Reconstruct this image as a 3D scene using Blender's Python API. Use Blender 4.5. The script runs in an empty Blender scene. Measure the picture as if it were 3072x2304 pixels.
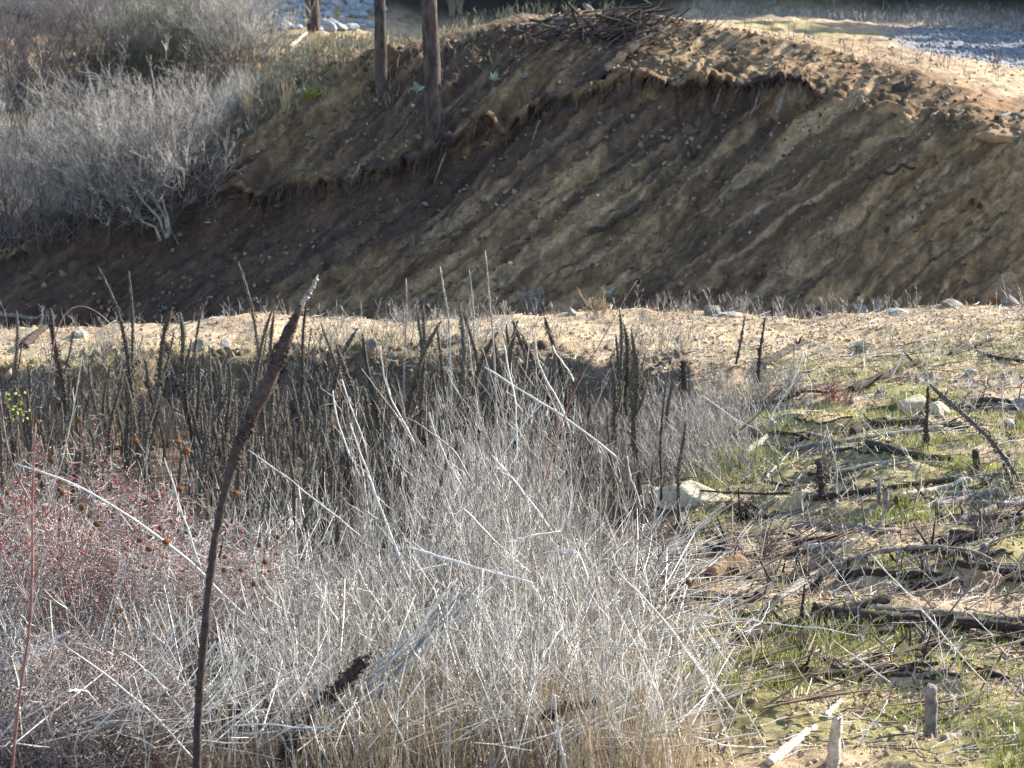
import bpy, math, random
import numpy as np
from mathutils import Vector
random.seed(7); rng = np.random.default_rng(11)
C = bpy.context.scene; COL = C.collection
R = math.radians

# ------------------------------------------------------------------ camera, sky, sun, exposure
F = 2634.0; PITCH = R(10.0); CZ = 4.5
cam = bpy.data.cameras.new("camera"); camo = bpy.data.objects.new("camera", cam); COL.objects.link(camo)
camo.location = (0, 0, CZ); camo.rotation_euler = (R(90) - PITCH, 0, 0)
cam.sensor_width = 36; cam.lens = F / 1024 * 36; cam.clip_start = 0.1; cam.clip_end = 2000
cam.dof.use_dof = True; cam.dof.focus_distance = 18.5; cam.dof.aperture_fstop = 6.5
C.camera = camo
SUN_AZ = R(54); SUN_EL = R(26)          # azimuth to the right of the view direction
S = Vector((math.sin(SUN_AZ) * math.cos(SUN_EL), math.cos(SUN_AZ) * math.cos(SUN_EL), math.sin(SUN_EL)))
w = bpy.data.worlds.new("World"); C.world = w; w.use_nodes = True
nt = w.node_tree; nt.nodes.clear()
sky = nt.nodes.new('ShaderNodeTexSky'); sky.sky_type = 'NISHITA'; sky.sun_disc = False
sky.sun_elevation = SUN_EL; sky.sun_rotation = SUN_AZ; sky.dust_density = 1.0
bg = nt.nodes.new('ShaderNodeBackground'); bg.inputs[1].default_value = 0.13
wo = nt.nodes.new('ShaderNodeOutputWorld')
nt.links.new(sky.outputs[0], bg.inputs[0]); nt.links.new(bg.outputs[0], wo.inputs[0])
sl = bpy.data.lights.new("sun", 'SUN'); sl.energy = 5.0; sl.angle = R(0.5); sl.color = (1.0, 0.93, 0.81)
so = bpy.data.objects.new("sun", sl); COL.objects.link(so); so.rotation_euler = S.to_track_quat('Z', 'Y').to_euler()
C.view_settings.view_transform = 'Standard'; C.view_settings.look = 'None'; C.view_settings.exposure = 1.72
C.view_settings.gamma = 1.0

# ------------------------------------------------------------------ noise
def _h(ix, iy, seed):
    n = (ix.astype(np.int64) * 374761393 + iy.astype(np.int64) * 668265263 + seed * 974634777) & 0x7fffffff
    n = ((n ^ (n >> 13)) * 1274126177) & 0x7fffffff
    n = (n ^ (n >> 16)) & 0xffff
    return n / 65535.0
def vnoise(x, y, seed=0):
    x = np.asarray(x, float); y = np.asarray(y, float)
    ix = np.floor(x); iy = np.floor(y); fx = x - ix; fy = y - iy
    fx = fx * fx * (3 - 2 * fx); fy = fy * fy * (3 - 2 * fy)
    a = _h(ix, iy, seed); b = _h(ix + 1, iy, seed); c = _h(ix, iy + 1, seed); d = _h(ix + 1, iy + 1, seed)
    return (a * (1 - fx) + b * fx) * (1 - fy) + (c * (1 - fx) + d * fx) * fy - 0.5
def fbm(x, y, seed=0, o=4, g=0.5):
    s = 0; a = 1.0
    for k in range(o):
        s = s + a * vnoise(x * 2 ** k + 17.3 * k, y * 2 ** k - 9.1 * k, seed + k * 13); a *= g
    return s
def sm(a, b, x):
    t = np.clip((x - a) / (b - a), 0, 1); return t * t * (3 - 2 * t)

# ------------------------------------------------------------------ terrain profile
def zat(py, d):      # height of the sight line through image row py at ground distance d (middle column)
    return CZ - d * math.tan(PITCH - math.atan((384 - py) / F))
#   px : berm edge row, near drop, scarp row, scarp distance, scarp height, crest row, crest distance, plateau mid z, plateau far z
cols = [
 (-700, 334, -0.50, 262, 60, .5, 250, 62, -1.0, 2.0),
 (   0, 331, -0.55, 255, 54, .9, 238, 56.5, -0.6, 2.6),
 ( 150, 323, -0.60, 226, 53, .8, 212, 56.0, 0.0, 3.0),
 ( 240, 320, -0.62, 196, 52.5, .9, 122, 55.3, 1.4, 3.0),
 ( 320, 318, -0.62, 172, 52, 1.1, 70, 55.6, 1.9, 2.9),
 ( 430, 315, -0.62, 156, 51.5, 1.1, 40, 55.2, 2.0, 2.2),
 ( 520, 314, -0.55, 118, 52, .8, 16, 55.6, 2.0, 1.9),
 ( 620, 315, -0.45, 90, 52.0, .6, 12, 55.0, 1.8, 1.65),
 ( 700, 316, -0.25, 84, 51, .9, 24, 54.2, 1.5, 1.6),
 ( 790, 316, -0.08, 88, 49.5, .8, 40, 52.3, 1.3, 1.6),
 ( 860, 314, -0.03, 104, 48, .35, 58, 50.6, 1.2, 1.6),
 ( 940, 307, 0.0, 122, 46.5, .3, 84, 48.4, 1.15, 1.6),
 (1024, 301, 0.05, 140, 44.5, .35, 112, 46.6, 1.1, 1.55),
 (1300, 290, 0.1, 170, 41, .3, 155, 42, 1.1, 1.5),
 (1900, 280, 0.1, 170, 38, .3, 155, 40, 1.3, 1.5),
]
SP = []; DK = []; ZK = []
for (px, eb, nd, ys, ds, hs, yc, dc, zm, zf) in cols:
    s = (px - 512) / F; SP.append(s)
    ze = zat(eb, 30.2)
    zs = zat(ys, ds); zc = zat(yc, dc)
    zb = zs - hs * .85
    zf = zat(np.interp(px, [-700, 0, 240, 320, 430, 520, 620, 700, 860, 1024, 1900], [-10, -10, -6, 4, 34, 36, 30, 10, 18, 23, 30]), 84.0)
    zm = zat(np.interp(px, [-700, 0, 150, 240, 320, 430, 520, 620, 700, 860, 1024, 1900], [60, 45, 40, 30, 26, 46, 46, 40, 27, 42, 62, 70]), 70.0)
    dt = 44.0 - max(0, (px - 700)) * 0.012
    m = 0.72
    dtoe = ds - (zb + 6.0) / m
    pts = [(0, 2.9), (8, 1.3), (12, .35), (15.5, 0.0), (20, nd * .75), (24.5, nd), (26.75, nd * 1.35), (27.45, ze - .03 + (0.0 if nd < -.2 else -.04)),
           (30.2, ze), (32.0, ze - 1.7), (36.5, -6.0), (dtoe, -6.0), (ds - .38, zb), (ds, zs), (dc, zc), (dc + 1.6, zc + .05 if yc > 60 else zc - .15),
           (70, zm), (84, zf), (124, 33), (170, 42), (400, 60)]
    for i in range(1, len(pts)):
        if pts[i][0] <= pts[i - 1][0]: pts[i] = (pts[i - 1][0] + .05, pts[i][1])
    DK.append([p[0] for p in pts]); ZK.append([p[1] for p in pts])
SP = np.array(SP); DK = np.array(DK); ZK = np.array(ZK); NK = DK.shape[1]
def frame(x, z):      # along and across the erosion streaks, which fall to the left
    zc = np.clip(z, -6, 4); w_ = fbm(x * .35, z * .45, 61, 3) * .26
    return x * .8 + zc * .6, zc - .02 * (zc + 4) ** 2 - .66 * x + w_
def H(x, d, detail=True):
    x = np.asarray(x, float); d = np.asarray(d, float); dd = np.maximum(d, 0.01)
    s = x / np.maximum(dd, 3)
    s = s + .012 * vnoise(d * .5, x * .0 + 3, 5) * sm(40, 46, d)
    sj = s * sm(40, 46, d)   # ragged scarp
    Dc = [np.interp(sj, SP, DK[:, k]) for k in range(NK)]; Zc = [np.interp(s, SP, ZK[:, k]) for k in range(NK)]
    q0 = -x * .31 + d * .95
    jit = fbm(x * .45, d * .45, 3, 5) * 1.5 * sm(44, 50, d) * (1 - sm(56, 64, d))
    jit = jit + (fbm(x * .9, d * .3, 33, 3) * 1.5 + fbm(x * 3.5, d * .5, 34, 2) * .35) * sm(24, 26.5, d) * (1 - sm(27.8, 29.6, d)) * (1 - sm(2.2, 3.6, x))
    dq = d + jit * .55
    z = Zc[0] + 0 * d
    for k in range(NK - 1):
        t = (dq - Dc[k]) / (Dc[k + 1] - Dc[k])
        z = np.where(t >= 0, Zc[k] + (Zc[k + 1] - Zc[k]) * np.clip(t, 0, 1), z)
    if not detail: return z
    near = 1 - sm(30.4, 31.5, d)
    z = z + near * (fbm(x * .7, d * .7, 21, 3) * .14 + fbm(x * 4, d * 4, 22, 3) * .05 + fbm(x * 17, d * 17, 24, 2) * .018)
    z = z + near * sm(640, 760, 512 + F * s) * (1 - sm(25, 28, d)) * fbm(x * .9 + 4, d * 1.3, 31, 2) * .24
    face = sm(38, 42, d) * (1 - sm(-.5, 1.2, dq - Dc[14]))
    p, q = frame(x, z)
    ra = 1 - .7 * sm(.4, 2.2, x) * sm(-3.2, -1.2, dq - Dc[14])
    z = z + face * ra * (fbm(q * .6, p * .09, 41, 3) * .6 + (.18 - np.abs(fbm(q * 1.6, p * .14, 45, 4))) * .46 + (.12 - np.abs(fbm(q * 4.0, p * .32, 46, 3))) * .30 + fbm(q * 10, p * 1.1, 42, 3) * .13 + fbm(x * 3.2, (d + z * 1.1) * 3.2, 47, 4) * .07 + np.maximum(fbm(x * 3.5, (d + z * 1.1) * 3.5, 48, 3), 0) * .10 + fbm(x * 9, (d + z * 1.1) * 9, 43, 2) * .07)
    lipw = np.exp(-((dq - Dc[13]) / .8) ** 2) * sm(38, 42, d)
    z = z + lipw * (fbm(x * 5, (d + z * 1.1) * 5, 49, 4) * .16 + fbm(x * 1.6, d * 1.2, 50, 2) * .12)
    top = sm(-.5, 1.5, dq - Dc[14]) * sm(40, 44, d)
    z = z + top * (fbm(x * .5, d * .4, 51, 3) * .22 + fbm(x * 3, d * 2, 52, 3) * .10)
    z = z + sm(86, 110, d) * fbm(x * .06, d * .06, 55, 4) * 9
    return z
def ray(px, py):
    u = (px - 512) / F; v = (384 - py) / F
    cy, sy = math.cos(PITCH), math.sin(PITCH)
    return np.array([u, cy + v * sy, -sy + v * cy])
def hit(px, py, d0=9.0, lift=0.0):
    r = ray(px, py); r = r / r[1]
    ds = np.concatenate([np.arange(d0, 34, .02), np.arange(34, 140, .04)]); ds = ds[ds >= d0]
    P = np.outer(ds, r) + np.array([0, 0, CZ])
    hh = H(P[:, 0], P[:, 1]); idx = np.nonzero(P[:, 2] <= hh + lift)[0]
    return P[idx[0]] if len(idx) else P[-1]
def atd(px, py, d):
    r = ray(px, py); r = r / r[1]; return r * d + np.array([0, 0, CZ])
def ground(x, d): return float(H(np.array([x]), np.array([d]))[0])

# ------------------------------------------------------------------ objects and materials
def link(name, me, mat, parent=None, smooth=False):
    o = bpy.data.objects.new(name, me); COL.objects.link(o)
    if mat: me.materials.clear(); me.materials.append(mat)
    if parent: o.parent = parent
    if smooth: me.polygons.foreach_set('use_smooth', np.ones(len(me.polygons), bool))
    return o
def mesh(name, V, Q=None, T=None):
    me = bpy.data.meshes.new(name); V = np.asarray(V, np.float32)
    me.vertices.add(len(V)); me.vertices.foreach_set('co', V.ravel())
    loops = []; tot = []
    if Q is not None and len(Q): loops.append(np.asarray(Q, np.int32).ravel()); tot.append(np.full(len(Q), 4, np.int32))
    if T is not None and len(T): loops.append(np.asarray(T, np.int32).ravel()); tot.append(np.full(len(T), 3, np.int32))
    loops = np.concatenate(loops); tot = np.concatenate(tot)
    me.loops.add(len(loops)); me.loops.foreach_set('vertex_index', loops)
    me.polygons.add(len(tot)); st = np.concatenate([[0], np.cumsum(tot)[:-1]]).astype(np.int32)
    me.polygons.foreach_set('loop_start', st); me.polygons.foreach_set('loop_total', tot)
    me.update(calc_edges=True); return me
class G:                                # geometry collector
    def __init__(s): s.V = []; s.Q = []; s.T = []; s.n = 0
    def add(s, V, Q=None, T=None):
        V = np.asarray(V).reshape(-1, 3)
        if Q is not None and len(Q): s.Q.append(np.asarray(Q).reshape(-1, 4) + s.n)
        if T is not None and len(T): s.T.append(np.asarray(T).reshape(-1, 3) + s.n)
        s.V.append(V); s.n += len(V); return s
    def build(s, name, mat, parent=None, smooth=False):
        me = mesh(name, np.concatenate(s.V), np.concatenate(s.Q) if s.Q else None, np.concatenate(s.T) if s.T else None)
        return link(name, me, mat, parent, smooth)
def tubes(P, Rr, sides=3, g=None, cap=False):
    P = np.asarray(P, float); Rr = np.asarray(Rr, float)
    if P.ndim == 2: P = P[None]; Rr = Rr[None]
    N, K, _ = P.shape
    T = np.gradient(P, axis=1); T /= np.linalg.norm(T, axis=2, keepdims=True) + 1e-9
    m = T.mean(1); ref = np.where(np.abs(m[:, 2:3]) > .75 * np.linalg.norm(m, axis=1, keepdims=True), np.array([[1., 0.12, 0]]), np.array([[0.05, 0.1, 1.]]))
    A = np.cross(T, ref[:, None, :]); A /= np.linalg.norm(A, axis=2, keepdims=True) + 1e-9
    B = np.cross(T, A)
    th = np.arange(sides) * 2 * math.pi / sides
    V = P[:, :, None, :] + Rr[:, :, None, None] * (np.cos(th)[None, None, :, None] * A[:, :, None, :] + np.sin(th)[None, None, :, None] * B[:, :, None, :])
    idx = np.arange(N * K * sides).reshape(N, K, sides)
    a = idx[:, :-1, :]; b = np.roll(a, -1, 2); c = idx[:, 1:, :]; d_ = np.roll(c, -1, 2)
    Q = np.stack([a, b, d_, c], -1).reshape(-1, 4)
    g = g or G()
    if cap and sides > 3:
        T3 = []
        for n in range(N):
            for row, fl in ((0, 1), (K - 1, 0)):
                r_ = idx[n, row]
                for k in range(1, sides - 1): T3.append((r_[0], r_[k + 1], r_[k]) if fl else (r_[0], r_[k], r_[k + 1]))
        g.add(V, Q, np.array(T3))
    else: g.add(V, Q)
    return g
OV = np.array([[1, 0, 0], [-1, 0, 0], [0, 1, 0], [0, -1, 0], [0, 0, 1], [0, 0, -1]], float)
OT = np.array([[0, 2, 4], [2, 1, 4], [1, 3, 4], [3, 0, 4], [2, 0, 5], [1, 2, 5], [3, 1, 5], [0, 3, 5]])
def rotm(n, r=rng):
    q = r.normal(size=(n, 4)); q /= np.linalg.norm(q, axis=1, keepdims=True); a, b, c, d = q.T
    return np.stack([np.stack([1 - 2 * (c * c + d * d), 2 * (b * c - a * d), 2 * (b * d + a * c)], -1), np.stack([2 * (b * c + a * d), 1 - 2 * (b * b + d * d), 2 * (c * d - a * b)], -1),
                     np.stack([2 * (b * d - a * c), 2 * (c * d + a * b), 1 - 2 * (b * b + c * c)], -1)], 1)
def blobs(Cn, Sz, g=None, r=rng, rot=True):
    Cn = np.asarray(Cn, float); n = len(Cn); Sz = np.asarray(Sz, float)
    if Sz.ndim == 1: Sz = Sz[:, None] * np.ones((1, 3))
    V = OV[None] * Sz[:, None, :] * r.uniform(.75, 1.2, (n, 6, 1))
    if rot: V = np.einsum('nij,nkj->nki', rotm(n, r), V)
    V = V + Cn[:, None, :]
    T = (OT[None] + (np.arange(n) * 6)[:, None, None]).reshape(-1, 3)
    g = g or G(); return g.add(V, None, T)
def flakes(Cn, L, W, g=None, r=rng):     # small bent leaf bits, two triangles each
    n = len(Cn); M = rotm(n, r)
    v = np.array([[-1, 0, 0], [0, -1, .25], [0, 1, .25], [1, 0, 0]], float)[None] * np.stack([L, W, W], -1)[:, None, :]
    V = np.einsum('nij,nkj->nki', M, v) + Cn[:, None, :]
    T = (np.array([[0, 1, 2], [1, 3, 2]])[None] + (np.arange(n) * 4)[:, None, None]).reshape(-1, 3)
    g = g or G(); return g.add(V, None, T)

def mat(name, c1, c2, scale=6.0, rough=.9, bump=.4, c3=None, stretch=(1, 1, 1), trans=0.0, objrand=0.0, spec=.2):
    m = bpy.data.materials.new(name); m.use_nodes = True; n = m.node_tree; n.nodes.clear(); L = n.links.new
    out = n.nodes.new('ShaderNodeOutputMaterial'); b = n.nodes.new('ShaderNodeBsdfPrincipled')
    b.inputs['Roughness'].default_value = rough; b.inputs['Specular IOR Level'].default_value = spec
    tc = n.nodes.new('ShaderNodeNewGeometry'); mp = n.nodes.new('ShaderNodeMapping'); mp.inputs['Scale'].default_value = stretch
    L(tc.outputs['Position'], mp.inputs[0])
    t = n.nodes.new('ShaderNodeTexNoise'); t.inputs['Scale'].default_value = scale; t.inputs['Detail'].default_value = 6; t.inputs['Roughness'].default_value = .65
    L(mp.outputs[0], t.inputs[0])
    r = n.nodes.new('ShaderNodeValToRGB'); r.color_ramp.elements[0].position = .35; r.color_ramp.elements[1].position = .65
    r.color_ramp.elements[0].color = (*c1, 1); r.color_ramp.elements[1].color = (*c2, 1)
    if c3: e = r.color_ramp.elements.new(.8); e.color = (*c3, 1)
    L(t.outputs[0], r.inputs[0]); src = r.outputs[0]
    if objrand:
        oi = n.nodes.new('ShaderNodeObjectInfo'); hs = n.nodes.new('ShaderNodeHueSaturation')
        mr = n.nodes.new('ShaderNodeMapRange'); mr.inputs[3].default_value = 1 - objrand; mr.inputs[4].default_value = 1 + objrand
        L(oi.outputs['Random'], mr.inputs[0]); L(mr.outputs[0], hs.inputs['Value']); L(src, hs.inputs['Color']); src = hs.outputs[0]
    L(src, b.inputs['Base Color'])
    if bump:
        bp = n.nodes.new('ShaderNodeBump'); bp.inputs['Strength'].default_value = bump; bp.inputs['Distance'].default_value = .02
        t2 = n.nodes.new('ShaderNodeTexNoise'); t2.inputs['Scale'].default_value = scale * 5; t2.inputs['Detail'].default_value = 5; L(mp.outputs[0], t2.inputs[0])
        L(t2.outputs[0], bp.inputs['Height']); L(bp.outputs[0], b.inputs['Normal'])
    if trans:
        tr = n.nodes.new('ShaderNodeBsdfTranslucent'); L(src, tr.inputs[0]); mx = n.nodes.new('ShaderNodeMixShader'); mx.inputs[0].default_value = trans
        L(b.outputs[0], mx.inputs[1]); L(tr.outputs[0], mx.inputs[2]); L(mx.outputs[0], out.inputs[0])
    else: L(b.outputs[0], out.inputs[0])
    return m
def island(m, amt=.4):      # each stem of a mass gets its own brightness
    n = m.node_tree; L = n.links.new; b = [x for x in n.nodes if x.type == 'BSDF_PRINCIPLED'][0]
    src = b.inputs['Base Color'].links[0].from_socket
    g = n.nodes.new('ShaderNodeNewGeometry'); mr = n.nodes.new('ShaderNodeMapRange'); mr.inputs[3].default_value = 1 - amt; mr.inputs[4].default_value = 1 + amt
    hs = n.nodes.new('ShaderNodeHueSaturation'); L(g.outputs['Random Per Island'], mr.inputs[0]); L(mr.outputs[0], hs.inputs['Value']); L(src, hs.inputs['Color'])
    L(hs.outputs[0], b.inputs['Base Color'])
    for t in n.nodes:
        if t.type == 'BSDF_TRANSLUCENT': L(hs.outputs[0], t.inputs[0])
    return m
M = dict(
 weed=island(mat('dry_stem', (.30, .28, .245), (.62, .585, .525), 9, .5, .0, spec=.5), .6),
 weedg=island(mat('grey_twig', (.13, .115, .10), (.36, .33, .30), 9, .55, .0, spec=.5), .5),
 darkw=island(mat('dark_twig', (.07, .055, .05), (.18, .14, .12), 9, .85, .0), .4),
 grass=island(mat('straw', (.34, .26, .16), (.60, .50, .35), 4, .7, 0, trans=.25), .4),
 chaff=island(mat('seed_fluff', (.5, .47, .42), (.75, .72, .66), 9, .8, 0, trans=.3), .3),
 pale=mat('bleached_stem', (.36, .33, .28), (.62, .58, .51), 30, .55, .2, spec=.5),
 straw=mat('straw_stem', (.40, .33, .22), (.62, .54, .40), 30, .6, .2, spec=.4),
 silver=mat('silver_cane', (.44, .43, .41), (.74, .73, .70), 40, .45, .2, spec=.5),
 red=mat('red_cane', (.16, .07, .06), (.34, .18, .15), 20, .55, .2, spec=.4),
 rose=island(mat('rose_twig', (.075, .035, .032), (.33, .225, .205), 12, .55, 0, spec=.5), .45),
 roseg=island(mat('rose_grey', (.14, .11, .095), (.44, .38, .34), 8, .55, 0, spec=.5), .45),
 hip=mat('rose_hip', (.24, .010, .018), (.42, .022, .03), 50, .3, 0, spec=.6),
 rust=mat('rust_head', (.09, .035, .015), (.24, .105, .04), 120, .95, .3),
 mul=mat('mullein', (.045, .037, .032), (.13, .108, .088), 40, .95, .4, objrand=.4),
 muls=mat('mullein_spike', (.055, .045, .038), (.21, .18, .14), 60, .95, .2, objrand=.45),
 mulk=mat('mullein_dark', (.04, .03, .03), (.10, .075, .065), 40, .95, .5),
 log=mat('dark_log', (.022, .018, .016), (.10, .078, .062), 14, .95, .8, stretch=(1, 1, 3)),
 glog=mat('grey_log', (.10, .09, .08), (.30, .27, .24), 14, .9, .8),
 white=mat('peeled_wood', (.34, .29, .22), (.70, .64, .55), 26, .8, .9),
 bark=mat('pine_bark', (.03, .023, .023), (.12, .09, .08), 9, .95, 1.0, stretch=(1, 1, .35)),
 needle=island(mat('needles', (.012, .022, .012), (.035, .06, .028), 3, .8, 0), .3),
 twigl=island(mat('bare_twig', (.16, .15, .14), (.42, .395, .36), 2, .7, 0, spec=.3), .4),
 twigd=island(mat('brown_shade_twig', (.04, .034, .038), (.14, .115, .12), 2, .8, 0), .4),  # brown twigs, darkened to paint the hill's shade on the back shrubs
 twigo=island(mat('olive_twig', (.07, .075, .055), (.22, .22, .16), 2, .8, 0), .4),
 rock=mat('grey_rock', (.11, .10, .085), (.27, .25, .21), 5, .9, .6),
 riprap=mat('blue_grey_rock', (.17, .19, .21), (.36, .38, .40), 5, .9, .6),
 tan=mat('tan_rock', (.30, .25, .17), (.56, .48, .35), 7, .9, .8),
 orock=mat('ochre_rock', (.14, .085, .045), (.30, .20, .115), 5, .9, .8),
 wrock=mat('white_rock', (.26, .24, .20), (.46, .43, .36), 6, .8, .5),
 clod=island(mat('clods', (.20, .14, .09), (.50, .40, .28), 2.5, .95, 0), .45),
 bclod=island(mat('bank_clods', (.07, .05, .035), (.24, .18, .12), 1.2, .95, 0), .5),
 gravel=island(mat('gravel', (.12, .125, .14), (.27, .275, .29), 2, .9, 0), .35),  # gravel kept dark and bluish: the shade on it is in the colour
 green=island(mat('green_grass', (.09, .115, .025), (.30, .31, .10), 1.5, .6, 0, c3=(.42, .38, .14), trans=.4), .4),
 sage=island(mat('sage_leaf', (.17, .20, .16), (.40, .44, .39), 3, .7, 0, trans=.15), .3),
 lime=island(mat('lime_leaf', (.25, .30, .05), (.48, .50, .14), 3, .6, 0, trans=.4), .3),
 leafd=island(mat('dead_leaf', (.12, .08, .06), (.34, .27, .21), 3, .9, 0), .3),
)
# ground material: tints chosen by masks of soil and painted shade, broken up by noise
def ground_mat():
    m = bpy.data.materials.new('soil'); m.use_nodes = True; n = m.node_tree; n.nodes.clear(); L = n.links.new
    out = n.nodes.new('ShaderNodeOutputMaterial'); b = n.nodes.new('ShaderNodeBsdfPrincipled'); b.inputs['Roughness'].default_value = .95
    b.inputs['Specular IOR Level'].default_value = .1
    L(b.outputs[0], out.inputs[0]); geo = n.nodes.new('ShaderNodeNewGeometry')
    def noise(sc, det=6, rot=None, st=None, ro=.6):
        t = n.nodes.new('ShaderNodeTexNoise'); t.inputs['Scale'].default_value = sc; t.inputs['Detail'].default_value = det; t.inputs['Roughness'].default_value = ro
        if st:
            mp0 = n.nodes.new('ShaderNodeMapping'); mp0.inputs['Rotation'].default_value = (0, 0, rot); L(geo.outputs['Position'], mp0.inputs[0])
            mp = n.nodes.new('ShaderNodeMapping'); mp.inputs['Scale'].default_value = st; L(mp0.outputs[0], mp.inputs[0]); L(mp.outputs[0], t.inputs[0])
        else: L(geo.outputs['Position'], t.inputs[0])
        return t.outputs[0]
    def ramp(src, stops):
        r = n.nodes.new('ShaderNodeValToRGB'); e = r.color_ramp.elements
        e[0].position, e[0].color = stops[0][0], (*stops[0][1], 1); e[1].position, e[1].color = stops[-1][0], (*stops[-1][1], 1)
        for p, c in stops[1:-1]: x = e.new(p); x.color = (*c, 1)
        L(src, r.inputs[0]); return r.outputs[0]
    def mix(f, a, c):
        x = n.nodes.new('ShaderNodeMix'); x.data_type = 'RGBA'; L(f, x.inputs[0]); L(a, x.inputs[6]); L(c, x.inputs[7]); return x.outputs[2]
    def attr(nm):
        a = n.nodes.new('ShaderNodeAttribute'); a.attribute_name = nm; return a.outputs['Fac']
    cx = n.nodes.new('ShaderNodeCombineXYZ'); L(attr('pp'), cx.inputs[0]); L(attr('qq'), cx.inputs[1])
    def snoise(ro):
        t = n.nodes.new('ShaderNodeTexNoise'); t.inputs['Scale'].default_value = 1; t.inputs['Detail'].default_value = 11; t.inputs['Roughness'].default_value = ro
        mp = n.nodes.new('ShaderNodeMapping'); mp.inputs['Scale'].default_value = (.55, 6.5, 1); L(cx.outputs[0], mp.inputs[0]); L(mp.outputs[0], t.inputs[0]); return t.outputs[0]
    field = ramp(noise(2.6, 10, ro=.75), [(.3, (.17, .11, .07)), (.45, (.36, .27, .18)), (.55, (.50, .375, .245)), (.72, (.62, .50, .35))])
    greens = ramp(noise(3.2, 10, ro=.8), [(.3, (.08, .07, .03)), (.5, (.27, .245, .10)), (.7, (.48, .41, .24))])
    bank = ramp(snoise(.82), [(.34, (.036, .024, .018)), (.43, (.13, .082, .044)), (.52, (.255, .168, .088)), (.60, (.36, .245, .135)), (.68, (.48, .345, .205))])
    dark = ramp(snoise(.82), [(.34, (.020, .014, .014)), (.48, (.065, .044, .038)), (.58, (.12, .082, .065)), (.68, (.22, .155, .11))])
    ochre = ramp(noise(2.5, 8), [(.3, (.13, .075, .04)), (.7, (.36, .22, .12))])
    grav = ramp(noise(9, 6), [(.3, (.10, .11, .13)), (.7, (.30, .31, .33))])
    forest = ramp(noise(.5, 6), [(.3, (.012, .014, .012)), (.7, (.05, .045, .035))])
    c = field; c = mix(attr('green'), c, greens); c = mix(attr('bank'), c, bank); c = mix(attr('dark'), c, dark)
    lite = ramp(noise(5, 8, ro=.8), [(.35, (.30, .195, .105)), (.65, (.60, .43, .255))]); mk = ramp(noise(5, 8, ro=.8), [(.35, (.022, .016, .014)), (.65, (.085, .062, .05))])
    def scaled(f, k, minus=None):
        x = n.nodes.new('ShaderNodeMath'); x.operation = 'MULTIPLY'; L(f, x.inputs[0]); x.inputs[1].default_value = k
        if minus is None: return x.outputs[0]
        y = n.nodes.new('ShaderNodeMath'); y.operation = 'MULTIPLY_ADD'; L(minus, y.inputs[0]); y.inputs[1].default_value = -.75; y.inputs[2].default_value = 1
        z = n.nodes.new('ShaderNodeMath'); z.operation = 'MULTIPLY'; L(x.outputs[0], z.inputs[0]); L(y.outputs[0], z.inputs[1]); return z.outputs[0]
    c = mix(scaled(attr('lite'), .9, attr('dark')), c, lite); c = mix(scaled(attr('marks'), .5), c, mk)
    cr = ramp(noise(9, 8, ro=.8), [(.36, (0, 0, 0)), (.46, (.0, .0, .0)), (.60, (1, 1, 1))]); mm = n.nodes.new('ShaderNodeMath'); mm.operation = 'MULTIPLY'; L(cr, mm.inputs[0]); L(scaled(attr('bank'), .5), mm.inputs[1])
    c = mix(mm.outputs[0], c, mk)
    c = mix(attr('ochre'), c, ochre); c = mix(attr('gravel'), c, grav); c = mix(attr('forest'), c, forest)
    L(c, b.inputs['Base Color'])
    bp = n.nodes.new('ShaderNodeBump'); bp.inputs['Strength'].default_value = .9; bp.inputs['Distance'].default_value = .06
    L(noise(11, 10, ro=.75), bp.inputs['Height']); L(bp.outputs[0], b.inputs['Normal'])
    return m
def setp(o, label=None, cat=None, group=None, kind=None):
    for k, v in (('label', label), ('category', cat), ('group', group), ('kind', kind)):
        if v: o[k] = v
    return o
def empty(name, loc, rz=0.0):
    o = bpy.data.objects.new(name, None); COL.objects.link(o); o.location = loc; o.rotation_euler = (0, 0, rz); o.empty_display_size = .2; return o

def scarp_loc(ss):
    dd = np.linspace(40, 56.5, 1500); Sg, Dg = np.meshgrid(ss, dd, indexing='ij'); Z = H(Sg * Dg, Dg, False); gz = np.gradient(Z, dd, axis=1); gz = np.where(np.abs(Dg - np.interp(ss, SP, DK[:, 13])[:, None]) < 1.1, gz, -9)
    ds = dd[gz.argmax(1)]; ker = np.hanning(9); ker /= ker.sum(); return np.convolve(np.pad(ds, 4, 'edge'), ker, 'valid')
SS = np.linspace(-.2, .22, 500); SD = scarp_loc(SS)
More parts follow.
